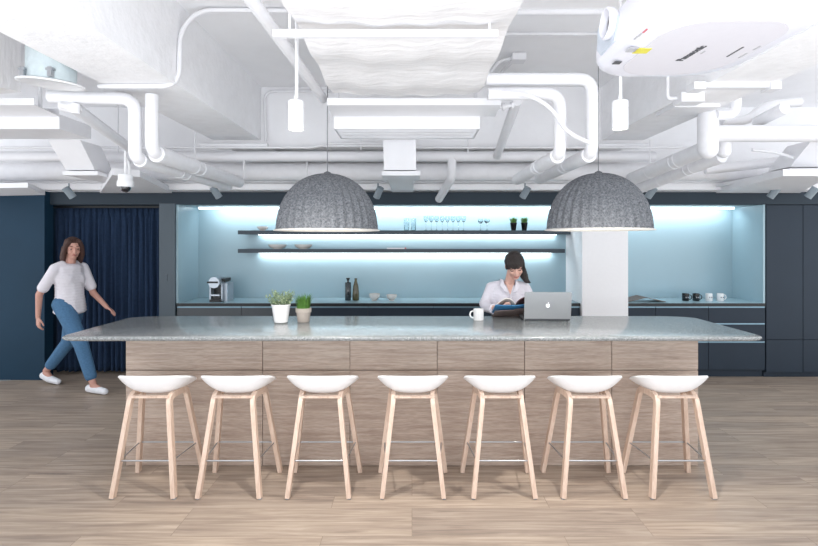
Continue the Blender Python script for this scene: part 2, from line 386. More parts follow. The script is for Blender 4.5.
# ---------------------------------------------------------------- island
def island():
    t = thing('kitchen_island', 'long island with whitewashed oak front panels', 'island', (0, 3.74, 0))
    finish('core', bx(-2.085, 2.085, .02, .52, .0, .985), M['base_wood'], t)
    xs = [-2.10, -1.095, -.455, .185, .825, 1.465, 2.10]
    for i in range(6):
        g = .0025
        for z0, z1 in ((.004, .70), (.706, .984)):
            p = finish('front_panel', bx(xs[i]+g, xs[i+1]-g, 0, .0195, z0, z1), M['base_wood'], t)
            # shift the grain of every panel
            off = Vector((random.uniform(-3, 3), random.uniform(-1, 1), random.uniform(-2, 2)))
            p.data.transform(Matrix.Translation(-off)); p.location = off
    for s in (-1, 1): finish('end_panel', bx(s*2.0865, s*2.1, .02, .52, 0, .984), M['base_wood'], t)
island()
def counter_top():
    bm = new_bm(); hw, y0, y1 = 2.335, 3.345, 4.285
    def outline(inset):
        pts = []
        def corner(cx, cy, rx, ry, a0):
            for k in range(9):
                a = a0+PI/2*k/8; pts.append((cx+(rx)*math.cos(a), cy+(ry)*math.sin(a)))
        h = hw-inset*2.2; a, b = y0+inset, y1-inset
        corner(h-.06, a+.10, .06, .10, -PI/2) ; corner(h-.30, b-.13, .30, .13, 0); corner(-h+.30, b-.13, .30, .13, PI/2); corner(-h+.06, a+.10, .06, .10, PI)
        return pts
    rings = []
    for z, ins in ((.986, .055), (.990, .018), (.998, .004), (1.010, 0), (1.017, .002), (1.02, .006)):
        rings.append([bm.verts.new((x, y, z)) for x, y in outline(ins)])
    n = len(rings[0])
    for a, b in zip(rings, rings[1:]):
        for i in range(n): bm.faces.new((a[i], a[(i+1) % n], b[(i+1) % n], b[i]))
    bm.faces.new(rings[0][::-1]); bm.faces.new(rings[-1])
    o = finish('countertop', bm, M['stone'])
    for p in o.data.polygons: p.use_smooth = len(p.vertices) == 4
    try: o.data.set_sharp_from_angle(angle=math.radians(60))
    except Exception: pass
    tag(o, 'long speckled grey stone countertop with rounded corners on the island', 'countertop')
counter_top()
CT = 1.02

# ---------------------------------------------------------------- bar stools
def stool():
    t = thing('bar_stool', '', 'bar stool', (0,0,0), 0, 'white bar stools along the island')
    bm = new_bm(); NA, NR = 64, 12; a_, b_ = .237, .165; zc = .640
    def pt(th, r):
        c, s = math.cos(th), math.sin(th)
        e = 2/2.9; x = a_*math.copysign(abs(c)**e, c); y = b_*math.copysign(abs(s)**e, s)
        f = (y/b_+1)/2                       # 0 camera side, 1 island side
        h = .776-.105*(f**1.25)
        x *= 1-.04*f
        z = zc+(h-zc)*(r**3.1)
        return Vector((x*r, y*r+.01, z))
    top = [[bm.verts.new(pt(2*PI*i/NA, j/NR)) for i in range(NA)] for j in range(1, NR+1)]
    c0 = bm.verts.new((0, .01, zc))
    bot = [[bm.verts.new(pt(2*PI*i/NA, j/NR)+Vector((0, 0, -.010+.0*(j/NR)))*(1)-Vector((pt(2*PI*i/NA, 1).x, pt(2*PI*i/NA, 1).y, 0))*(-.03*(j/NR)**2)) for i in range(NA)] for j in range(1, NR+1)]
    c1 = bm.verts.new((0, .01, zc-.010))
    for i in range(NA):
        k = (i+1) % NA
        bm.faces.new((c0, top[0][i], top[0][k])); bm.faces.new((c1, bot[0][k], bot[0][i]))
        for j in range(NR-1):
            bm.faces.new((top[j][i], top[j+1][i], top[j+1][k], top[j][k])); bm.faces.new((bot[j][i], bot[j][k], bot[j+1][k], bot[j+1][i]))
        bm.faces.new((top[-1][i], bot[-1][i], bot[-1][k], top[-1][k]))
    finish('seat_shell', bm, M['white_plastic'], t, smooth=True)
    sec = rect(.028, .041)
    for s in (-1, 1):
        ft, fr = Vector((s*.125, -.105, .628)), Vector((s*.197, -.19, .0065))
        rt, rr = Vector((s*.150, .085, .632)), Vector((s*.232, .185, .0065))
        mid = (ft+rt)/2+Vector((0, 0, .004))
        for top_, foot in ((ft, fr), (rt, rr)):
            path = round_path([mid+(mid-top_).normalized()*(.003), top_, foot], .05, 8)
            g = new_bm(); sweep(g, path, sec, side=(1, 0, 0))
            leg = finish('leg', g, M['stool_wood'], t, bevel=.004)
            fo = new_bm(); lathe(fo, [(0, 0), (.013, 0), (.013, .008), (0, .008)], 12, (foot.x, foot.y+.002, 0)); finish('foot_glide', fo, M['spot_grey'], leg)
    for y, hw, z in ((-.105, .125, .634), (.075, .145, .636)):
        g = new_bm(); box(g, -hw, hw, y-.018, y+.018, z-.012, z+.001); finish('seat_rail', g, M['stool_wood'], t, bevel=.002)
    # foot ring of steel rod
    def on(s, front, z):
        A, B = ((.125, -.105), (.197, -.19)) if front else ((.150, .085), (.232, .185))
        k = (.63-z)/.63; return Vector((s*(A[0]+(B[0]-A[0])*k), A[1]+(B[1]-A[1])*k, z))
    g = new_bm(); pts = [on(-1, 1, .23), on(1, 1, .23), on(1, 0, .23), on(-1, 0, .23)]
    for a, b in zip(pts, pts[1:]+pts[:1]): tube(g, [a, b], .0055, n=10)
    finish('footrest_ring', g, M['steel'], t, smooth=True)
    return t
st = stool()
pos = [-1.72, -1.172, -.60, .006, .59, 1.165, 1.735]
lab = ['leftmost white shell bar stool with pale wooden legs, near the left end of the island',
       'white bar stool with pale wooden legs, second from the left',
       'white bar stool with pale wooden legs, third from the left',
       'middle white bar stool of the seven, seen exactly from behind',
       'white bar stool with pale wooden legs, third from the right',
       'white bar stool below the laptop, second from the right',
       'rightmost white shell bar stool, near the right end of the island']
for i, (x, l) in enumerate(zip(pos, lab)):
    o = st if i == 0 else dup(st)
    o['label'] = l; o.location = (x, 3.455, 0)

# ---------------------------------------------------------------- pendant lamps
def pendant(x, y, zr, label, ctop):
    t = thing('pendant_lamp', label, 'pendant lamp', (x, y, zr))
    R, H = .385, .435
    out = [(R*math.cos(a)**.92 if math.cos(a) > 1e-6 else 0, H*math.sin(a)) for a in [PI/2*k/22 for k in range(23)]]
    bm = new_bm(); prof = [(r, z+.012) for r, z in out]; prof[-1] = (0, H+.012)
    inn = [(max(0, r-.012), max(z-.0, .0)) for r, z in out]; inn[-1] = (0, H-.002)
    lathe(bm, prof, 216, ribs=34, amp=.022)
    finish('shade', bm, M['felt'], t, smooth=True)
    bm = new_bm(); lathe(bm, [(r*.965, z*.965) for r, z in out[:-1]]+[(0, H*.965)], 64)
    finish('inner_lining', bm, M['cream'], t, smooth=True)
    bm = new_bm(); lathe(bm, [(R-.018, 0), (R+.022, 0), (R+.024, .006), (R+.004, .014), (R-.018, .012), (R-.018, 0)], 96)
    finish('rim', bm, M['cream'], t, smooth=True)
    bm = new_bm(); lathe(bm, [(0, .24), (.04, .25), (.055, .29), (.04, .33), (.02, .36), (.02, .415), (0, .415)], 24); finish('bulb', bm, M['bulb'], t, smooth=True)
    bm = new_bm(); tube(bm, [(0, 0, H), (0, 0, ctop-zr)], .0035, n=8); finish('cord', bm, M['cord'], t)
    bm = new_bm(); lathe(bm, [(0, H+.005), (.03, H+.008), (.028, H+.02), (.008, H+.03), (0, H+.03)], 20); finish('cap', bm, M['felt'], t, smooth=True)
    return t
pendant(-.66, 3.98, 1.728, 'left grey felt dome pendant lamp hanging above the island', 3.3)
pendant(1.455, 3.98, 1.732, 'right grey felt dome pendant lamp hanging before the white column', 3.3)

# ---------------------------------------------------------------- ceiling services
def one(name, bm, m, label, cat, group=None, **k):
    o = finish(name, bm, m, **k); base_origin(o); return tag(o, label, cat, group)
# wrapped air units
def quilted(x0, x1, y0, y1, z0, z1):
    bm = new_bm(); nx, ny = 30, 60
    g = [[bm.verts.new((x0+(x1-x0)*i/nx, y0+(y1-y0)*j/ny, z0+.014*math.sin(j*.55+.4*math.sin(i*.4))+.006*math.sin(i*.9+j*.2)-.02*math.sin(PI*i/nx))) for i in range(nx+1)] for j in range(ny+1)]
    for j in range(ny):
        for i in range(nx): bm.faces.new((g[j][i], g[j+1][i], g[j+1][i+1], g[j][i+1]))
    tp = [bm.verts.new(v) for v in ((x0, y0, z1), (x1, y0, z1), (x1, y1, z1), (x0, y1, z1))]
    bm.faces.new(tp)
    bm.faces.new([g[0][i] for i in range(nx+1)]+[tp[1], tp[0]])
    bm.faces.new([g[ny][i] for i in range(nx, -1, -1)]+[tp[3], tp[2]])
    bm.faces.new([g[j][0] for j in range(ny, -1, -1)]+[tp[0], tp[3]])
    bm.faces.new([g[j][nx] for j in range(ny+1)]+[tp[2], tp[1]])
    return bm
def air_unit(xc, w, bagx, traw, label, louvre=True):
    t = thing('air_handling_unit', label, 'air conditioning unit', (xc, 3.9, 2.54))
    finish('insulated_body', quilted(bagx[0]-xc, bagx[1]-xc, -3.2, -.17, .18, .62), M['quilt'], t, smooth=True)
    # drain tray: a shallow folded channel
    g = new_bm(); a, b = traw[0]-xc, traw[1]-xc
    sweep(g, [(a, 0, 0), (b, 0, 0)], [(-.12, .17), (-.115, .17), (-.11, .125), (.14, .105), (.145, .16), (.15, .16), (.147, .098), (-.118, .118)], side=(0, 1, 0))
    finish('drain_tray', g, M['duct'], t)
    g = new_bm(); box(g, -w, w, .15, .55, .0, .115); finish('plenum', g, M['duct'], t, bevel=.004)
    if louvre:
        g = new_bm()
        for k in range(6): box(g, -w+.02, w-.02, .18+.06*k, .20+.06*k, -.006, -.0005)
        finish('grille', g, M['duct'], t)
    for q in (-w+.04, w-.06): finish('hanger_rod', bx(q, q+.02, .0, .02, .12, .76), M['pipe'], t)
    return t
air_unit(-.04, .58, (-.575, .49), (-.63, .66), 'white wrapped air unit hanging in the middle of the ceiling')
air_unit(-3.8, 1.0, (-4.85, -2.86), (-4.9, -2.80), 'white wrapped air unit at the left edge of the ceiling', False)
# support strut below the middle unit
g = new_bm(); sweep(g, [(-.68, 2.5, 2.665), (.42, 2.5, 2.665)], rect(.03, .035), side=(0, 1, 0))
for x in (-.60, .38): tube(g, [(x, 2.5, 2.66), (x, 2.5, 3.3)], .006, n=8)
one('support_strut', g, M['pipe'], 'thin white strut crossing under the middle air unit', 'strut')

def drop_duct(pts_front, label):
    (xa, xb, ya), (xc, xd, yb), Y0, Y1 = pts_front
    t = thing('air_duct', label, 'air duct', tuple(P((xa+xb)/2, ya, Y0)))
    o = t.location
    bm = new_bm(); d = Vector((0, .30, 0))
    q = [P(xa, ya, Y0), P(xb, ya, Y0), P(xd, yb, Y1), P(xc, yb, Y1)]
    v = [bm.verts.new(p-o) for p in q]+[bm.verts.new(p+d-o) for p in q]
    for f in ((0,1,2,3),(7,6,5,4),(0,4,5,1),(1,5,6,2),(2,6,7,3),(3,7,4,0)): bm.faces.new([v[i] for i in f])
    finish('drop', bm, M['duct'], t, bevel=.004)
    a, b = P(xc-2, yb, Y1)-o, P(xd+4, yb, Y1)-o
    finish('flange', bx(a.x, b.x, a.y-.02, a.y+.34, a.z-.05, a.z-.012), M['duct'], t, bevel=.003)
    z = a.z
    bm = new_bm(); x0, x1 = P(xc, yb, Y1).x-o.x, P(xd, yb, Y1).x-o.x
    w = x1-x0
    q = [(x0+.02, a.y, z-.051), (x1-.02, a.y, z-.051), (x1-.02, 5.9-o.y, z-.062), (x0+.02, 5.9-o.y, z-.062)]
    v = [bm.verts.new(p) for p in q]+[bm.verts.new((p[0], p[1], p[2]+.035)) for p in q]
    for f in ((3,2,1,0),(4,5,6,7),(0,1,5,4),(1,2,6,5),(2,3,7,6),(3,0,4,7)): bm.faces.new([v[i] for i in f])
    finish('run', bm, M['duct'], t)
drop_duct(((383, 416, 140), (384, 416, 170), 4.5, 4.5), 'white rectangular duct dropping from the middle air unit')
drop_duct(((48, 80, 140), (66, 95, 170), 4.5, 4.72), 'white rectangular duct dropping from the left air unit')
drop_duct(((812, 880, 140), (790, 860, 167), 4.5, 4.72), 'white rectangular duct at the right edge of the ceiling')
# sloping flat soffit ducts
def soffit(pts, label, th=.06):
    bm = new_bm(); v = [bm.verts.new(p) for p in pts]+[bm.verts.new(p+Vector((0, 0, th))) for p in pts]; n = len(pts)
    bm.faces.new(v[:n]); bm.faces.new(v[n:][::-1])
    for i in range(n): bm.faces.new((v[i], v[(i+1) % n], v[n+(i+1) % n], v[n+i]))
    return one('flat_duct', bm, M['duct'], label, 'air duct', bevel=.003)
soffit([Pz(112, 175, 2.225), Pz(140, 177, 2.225), Pz(172, 193, 2.225), Pz(100, 193, 2.225)], 'flat white duct running back behind the dome camera')
soffit([Pz(783, 176, 2.225), Pz(830, 176, 2.225), Pz(800, 193, 2.225), Pz(716, 193, 2.225)], 'flat white duct running back at the right of the ceiling')
soffit([Pz(-40, 189, 2.19), Pz(28, 187.5, 2.19), Pz(45, 195, 2.17), Pz(-60, 197, 2.17)], 'flat white duct end above the dark blue wall', .05)

def pipe(pts, r, label, bend=.08, m='pipe', cat='pipe', name='pipe', group=None, n=20):
    g = new_bm(); tube(g, pts, r, bend, n); return one(name, g, M[m], label, cat, group, smooth=True)
X_ = lambda px, Y: (px-CX)*Y/F
def ZZ(py, Y): return EYE+(CY-py)*Y/F
# long horizontal runs
pipe([(-5.5, 5.3, ZZ(156.5, 5.3)), (2.52, 5.3, ZZ(156.5, 5.3))], .052, 'long straight white pipe crossing the whole ceiling above the kitchen')
pipe([(-6, 5.75, 2.43), (6, 5.75, 2.43)], .10, 'thick round white duct crossing behind the long straight pipe', m='pipe_wrap', cat='air duct', name='round_duct', n=28)
pipe([(-6, 5.90, 2.335), (6, 5.90, 2.335)], .012, 'thin white conduit along the back, just above the ledge', name='conduit', cat='conduit')
pipe([(-6, 5.18, ZZ(147.5, 5.18)), (-3.6, 5.18, ZZ(147.5, 5.18)), (-1.9, 5.18, ZZ(147.5, 5.18)), (-1.0, 5.18, ZZ(147.5, 5.18)), (-.85, 5.18, ZZ(143.5, 5.18)), (-.3, 5.18, ZZ(143.5, 5.18)), (-.15, 5.18, ZZ(147.5, 5.18)), (2.9, 5.18, ZZ(147.5, 5.18))], .012, 'thin white conduit lying on top of the long straight pipe', name='conduit', cat='conduit', bend=.05)
# pair on the left that bend down and run back
Y0 = 3.6
def dive(xp, ytop, ybot, r1, xstart, rin, zfar, Yfar, lab1, lab2, collar=True, end=None):
    top = P(xp, ytop, Y0); bot = P(xp, ybot, Y0)
    pts = ([P(*xstart, Y0)] if xstart else [])+[top, Vector((bot.x, bot.y, bot.z)), Vector((bot.x, bot.y+.12, bot.z-.01))]
    pipe(pts, r1, lab1, .10)
    t = thing('insulated_pipe', lab2, 'pipe', (bot.x, Y0+.06, bot.z-.01))
    g = new_bm(); tube(g, [(0, 0, 0), (0, Yfar-Y0, zfar)], rin, n=24); finish('sleeve', g, M['pipe_wrap'], t, smooth=True)
    for k in (.35, .42):
        g = new_bm(); tube(g, [(0, (Yfar-Y0)*k, zfar*k), (0, (Yfar-Y0)*k+.03, zfar*k)], rin+.004, n=24); finish('band', g, M['pipe'], t, smooth=True)
dive(135, 99, 157, .044, (50, 97), .052, .0, 5.35, 'white pipe bending down at the left beside the round speaker', 'left of the two insulated pipes running back below the left beam')
dive(152, 95, 151, .044, None, .060, .0, 5.35, 'short white pipe dropping from below the left beam', 'right of the two insulated pipes running back below the left beam')
dive(592, 79, 152, .042, (486, 79), .054, .0, 5.0, 'outer white pipe bending down beside the projector', 'right one of the two insulated pipes above the reading woman')
dive(560, 94, 153, .042, (488, 94), .054, .0, 5.0, 'inner white pipe bending down left of the projector', 'left one of the two insulated pipes above the reading woman')
pipe([P(500, 92, 3.5), P(530, 95, 3.5), P(552, 108, 3.5), P(566, 132, 3.5), P(590, 143, 3.5)], .014, 'thin white hose curling over the bent pipes', .12, name='hose', cat='hose')
# drain pipe from the tray down to the long pipe, with valve
t = thing('drain_pipe', 'slanting white drain pipe right of the middle air unit', 'pipe', tuple(P(517, 101, 4.0)))
o_ = t.location
g = new_bm(); tube(g, [(0, 0, 0), P(497, 156, 5.2)-o_], .040, n=20); finish('barrel', g, M['pipe'], t, smooth=True)
g = new_bm(); tube(g, [P(499, 107, 4.0)-o_, P(514, 105, 4.0)-o_], .016, n=12); tube(g, [P(502, 107, 4.0)-o_, P(505, 106.6, 4.0)-o_], .028, n=12); tube(g, [P(511, 105.4, 4.0)-o_, P(513.5, 105, 4.0)-o_], .028, n=12)
finish('valve', g, M['pipe'], t, smooth=True)
pipe([P(452, 159, 5.3), P(452, 177, 5.3), P(439, 199, 6.0)], .046, 'short white elbow pipe dropping from the long pipe right of the middle duct', .10)
# conduit running towards the middle air unit
pipe([(-.795, .9, 2.78), (-.69, 3.98, 2.76)], .034, 'white pipe running beside the middle air unit towards the camera')
# slanting pipe at left
pipe([P(62, 105, 3.6), P(75, 108, 3.6), P(150, 163, 5.2)], .042, 'slanting white pipe left of the bent pipes', .03)
g = new_bm(); tube(g, [P(60, 105, 3.55), P(82, 110, 3.62)], .022, n=12); tube(g, [P(76, 104, 3.58), P(76, 114, 3.58)], .028, n=12)
one('pipe_valve', g, M['pipe'], 'small white valve at the top of the slanting left pipe', 'valve', smooth=True)
# conduits on beams, slab, wall
pipe([(-2.15, 3.5, 2.712), (-1.60, 3.5, 2.712), (-1.60, 3.52, 3.10), (-1.50, 3.58, 3.27), (-.86, 3.6, 3.275)], .016, 'white conduit wrapping around the left beam', .12, name='conduit', cat='conduit')
pipe([P(266, 141, 5.43), P(264, 91, 5.43), P(334, 91, 5.43)], .016, 'white conduit arching over the wall behind the left hanging spotlight', .12, name='conduit', cat='conduit')
pipe([P(200, 145, 5.2), P(268, 145, 5.2)], .020, 'short white conduit under the far end of the left beam', name='conduit', cat='conduit')
pipe([P(598, 145, 5.2), P(648, 145, 5.2)], .020, 'short white conduit under the far end of the right beam', name='conduit', cat='conduit')
pipe([Pz(498, 12, 3.285), Pz(612, 12, 3.285)], .022, 'white conduit on the ceiling, nearest the camera, left of projector', name='conduit', cat='conduit')
pipe([Pz(495, 34, 3.285), Pz(612, 34, 3.285)], .013, 'thin white conduit on the ceiling left of the projector lens', name='conduit', cat='conduit')
t = thing('junction_box', 'small white junction box on the ceiling right of the air unit', 'junction box', tuple(Pz(518, 55, 3.29)))
finish('box_body', bx(-.06, .06, -.06, .06, -.06, 0), M['pipe'], t, bevel=.005)
g = new_bm(); tube(g, [(-.06, 0, -.03), (-.16, 0, -.05), (-.30, -.05, -.22)], .013, .08, 12); finish('cable', g, M['pipe'], t, smooth=True)
g = new_bm(); tube(g, [(-.03, .07, -.03), (-.10, .5, -.03)], .016, 0, 12); finish('conduit_stub', g, M['pipe'], t, smooth=True)
t = thing('beam_conduit', 'thin white conduit across the right beam underside', 'light', (2.21, 3.5, 2.73))  # surface conduit with end boxes, gives no light
finish('conduit_bar', bx(-.26, .25, -.03, .03, -.035, 0), M['pipe'], t, bevel=.004)
finish('end_box', bx(-.30, -.22, -.05, .05, -.05, 0), M['duct'], t, bevel=.004); finish('end_box', bx(.22, .29, -.05, .05, -.05, 0), M['duct'], t, bevel=.004)
g = new_bm(); box(g, 2.06, 2.42, 4.0, 4.3, 2.70, 2.73); one('cover_plate', g, M['duct'], 'flat white cover plate under the right beam', 'panel', bevel=.004)
t = thing('junction_box', 'white junction box on the left side of the right beam', 'junction box', (2.0, 3.75, 2.70))
finish('box_body', bx(-.05, .12, -.06, .06, -.04, .03), M['duct'], t, bevel=.005)
g = new_bm(); tube(g, [(-.05, 0, 0), (-.11, .02, .0), (-.11, .02, .30)], .013, .05, 12); finish('cable', g, M['pipe'], t, smooth=True)
# right cluster
Yr = 4.2
pipe([P(712, 133.5, Yr), P(900, 133.5, Yr)], .070, 'thick white horizontal pipe at the right edge of the ceiling', n=28)
def capsule_prof(r, z0, z1): 
    return [(0, z0)]+[(r*math.sin(PI/2*k/6), z0+r-r*math.cos(PI/2*k/6)) for k in range(1, 7)]+[(r*math.cos(PI/2*k/6), z1-r+r*math.sin(PI/2*k/6)) for k in range(0, 6)]+[(0, z1)]
g = new_bm(); p = P(708, 135, Yr); lathe(g, capsule_prof(.078, ZZ(159, Yr), ZZ(108, Yr)), 28, (p.x, p.y, 0))
one('pipe_header', g, M['pipe_wrap'], 'upright thick white pipe header at the left end of the right pipes', 'pipe', smooth=True)
g = new_bm(); p = P(724, 135, 4.3); lathe(g, capsule_prof(.055, ZZ(158, 4.3), ZZ(128, 4.3)), 28, (p.x, p.y, 0))
one('pipe_header', g, M['pipe_wrap'], 'smaller upright white pipe header right of the thick one', 'pipe', smooth=True)
def insul(a, b, r, label):
    a, b = Vector(a), Vector(b); t = thing('insulated_pipe', label, 'pipe', tuple(a))
    g = new_bm(); tube(g, [(0, 0, 0), b-a], r, n=24); finish('sleeve', g, M['pipe_wrap'], t, smooth=True)
    for k in (.3, .36, .7):
        g = new_bm(); d = (b-a); tube(g, [d*k, d*(k+.02)], r+.004, n=24); finish('band', g, M['pipe'], t, smooth=True)
insul(P(705, 149, 4.28), P(632, 179, 5.4), .068, 'upper of two insulated pipes running back at the right')
insul(P(722, 156, 4.38), P(640, 188, 5.5), .058, 'lower of two insulated pipes running back at the right')
pipe([P(716, 115, 4.15), P(735, 115, 4.15), P(737, 88, 4.15)], .040, 'white elbow pipe rising from the thick upright header', .10)
pipe([P(722, 121, 4.5), P(748, 121, 4.5), P(765, 105, 4.5), P(800, 102, 4.5)], .040, 'wavy white pipe above the thick right pipe', .12)
pipe([P(757, 122, 4.4), P(785, 108, 4.1)], .048, 'stubby white pipe end pointing at the camera on the right')
pipe([P(752, 150, 4.7), P(775, 152, 4.7), P(800, 160, 4.7), P(835, 160, 4.7)], .014, 'thin white hose below the thick right pipe', .1, name='hose', cat='hose')
pipe([P(705, 170, 5.5), P(900, 148, 5.1)], .05, 'slightly tilted white pipe below the thick right pipe')
for px, Y, ya, yb in ((195, 5.1, 100, 168), (264-20, 5.25, 160, 178), (307, 5.65, 158, 176), (118, 5.15, 95, 155), (361, 5.25, 130, 150), (468, 5.25, 130, 152), (492, 5.6, 100, 150), (650, 5.2, 140, 178)):
    pipe([P(px, ya, Y), P(px, yb, Y)], .007, {195: 'thin white rod hanging below the left beam', 244: 'short thin rod near the left insulated pipes', 307: 'short thin rod holding the round duct left of the pendant lamp',
         118: 'thin white rod behind the bent left pipes', 361: 'thin rod left of the middle duct', 468: 'thin rod right of the middle duct', 492: 'thin rod behind the slanting drain pipe', 650: 'thin rod below the right beam'}[px], name='hanger_rod', cat='rod')

# hanging cylinder spotlights
def cyl_spot(px, y0, y1, Y, label, aim):
    top, bot = P(px, y0, Y), P(px, y1, Y); h = top.z-bot.z; r = .044
    t = thing('hanging_spotlight', label, 'spotlight', tuple(bot), 0, 'hanging cylinder spotlights')
    g = new_bm(); lathe(g, [(r-.006, .004), (r, 0), (r, h*.72), (r-.003, h*.725), (r-.003, h*.75), (r, h*.755), (r, h-.004), (r-.004, h), (0, h)], 32); finish('housing', g, M['white_plastic'], t, smooth=True)
    g = new_bm(); lathe(g, [(0, .003), (r-.007, .003), (r-.007, .006), (0, .006)], 32); finish('lit_face', g, M['bulb'], t)
    g = new_bm(); lathe(g, [(.012, h), (.012, h+.03), (0, h+.03)], 12); tube(g, [(0, 0, h), (.0, 0, 3.3-bot.z)], .006, n=8); tube(g, [(.009, 0, h), (.012, .01, 3.3-bot.z)], .003, n=8); finish('cable', g, M['wcord'], t, smooth=True)
    L = bpy.data.lights.new('spot', 'SPOT'); L.energy = aim; L.spot_size = 2.2; L.spot_blend = .9; L.shadow_soft_size = .04; L.color = (1, .95, .88)
    l = bpy.data.objects.new('spot_lamp', L); COL.objects.link(l); l.location = (0, 0, -.006); l.parent = t; l.rotation_euler = (math.radians(8), 0, 0)
cyl_spot(296, 101, 130, 2.9, 'hanging white cylinder spotlight left of the middle air unit', 90)
cyl_spot(620, 101, 129, 2.9, 'hanging white cylinder spotlight below the projector', 90)

# ceiling speaker with its can
t = thing('ceiling_speaker', 'round white ceiling speaker with pale blue can beside the left beam', 'speaker', (-2.32, 3.28, 2.655))
mt = Euler((math.radians(4), math.radians(4), 0)).to_matrix().to_4x4()
g = new_bm(); lathe(g, [(0, .0), (.16, .0), (.166, -.004), (.186, .0), (.187, .008), (.17, .016), (0, .016)], 48, M4=mt); finish('grille_disc', g, M['white_plastic'], t, smooth=True)
g = new_bm(); lathe(g, [(.138, .017), (.138, .26), (.13, .27), (0, .27)], 40, M4=mt); finish('speaker_can', g, M['galv'], t, smooth=True)
for s in (-1, 1):
    g = new_bm(); box(g, s*.085-.012, s*.085+.012, -.14, -.11, .012, .07); box(g, s*.085-.02, s*.085+.02, -.145, -.11, .05, .062); finish('spring_clip', g, M['steel'], t, bevel=.003)
g = new_bm(); tube(g, [(0, 0, .26), (0, 0, .645)], .006, n=8); finish('hanging_wire', g, M['wcord'], t)

# dome camera
p = P(125.5, 187, 4.25)
t = thing('dome_camera', 'white security dome camera with dark glass bubble, hanging at the left', 'security camera', tuple(p))
g = new_bm(); lathe(g, [(0, 0), (.058, 0), (.064, .01), (.064, .045), (.056, .055), (.056, .10), (0, .10)], 32); finish('camera_housing', g, M['white_plastic'], t, smooth=True)
g = new_bm(); lathe(g, [(.044*math.cos(PI/2*k/8), -.044*math.sin(PI/2*k/8)) for k in range(8)]+[(0, -.044)], 28); finish('dome_glass', g, M['lens'], t, smooth=True)
g = new_bm(); tube(g, [(0, 0, .10), (.0, 0, .30)], .012, n=10); tube(g, [(.03, 0, .09), (.035, 0, .18), (-.01, .02, .26)], .010, .05, 10); finish('stem', g, M['wcord'], t, smooth=True)

# small tilted spotlights in front of the header
for px, l in ((69, 'small grey tilted spotlight above the navy curtain'), (216, 'small grey tilted spotlight above the left part of the niche'), (378, 'small grey tilted spotlight right of the left pendant lamp'),
              (525, 'small grey tilted spotlight above the reading woman'), (651, 'small grey tilted spotlight right of the right pendant lamp'), (774, 'small grey tilted spotlight above the tall cabinets'), (812, 'small grey tilted spotlight at the far right edge')):
    Y = 5.75; p = P(px, 190, Y)
    t = thing('track_spotlight', l, 'spotlight', (p.x, Y, 2.30), 0, 'small spotlights along the header')
    g = new_bm(); tube(g, [(0, 0, 0), (0, 0, -.06)], .008, n=8); finish('arm', g, M['spot_grey'], t)
    g = new_bm(); sgn = -1 if px in (216, 69) else 1
    tube(g, [Vector((sgn*.03, -.02, -.05)), Vector((-sgn*.02, .04, -.155))], .040, n=20); finish('lamp_head', g, M['spot_grey'], t, smooth=True)

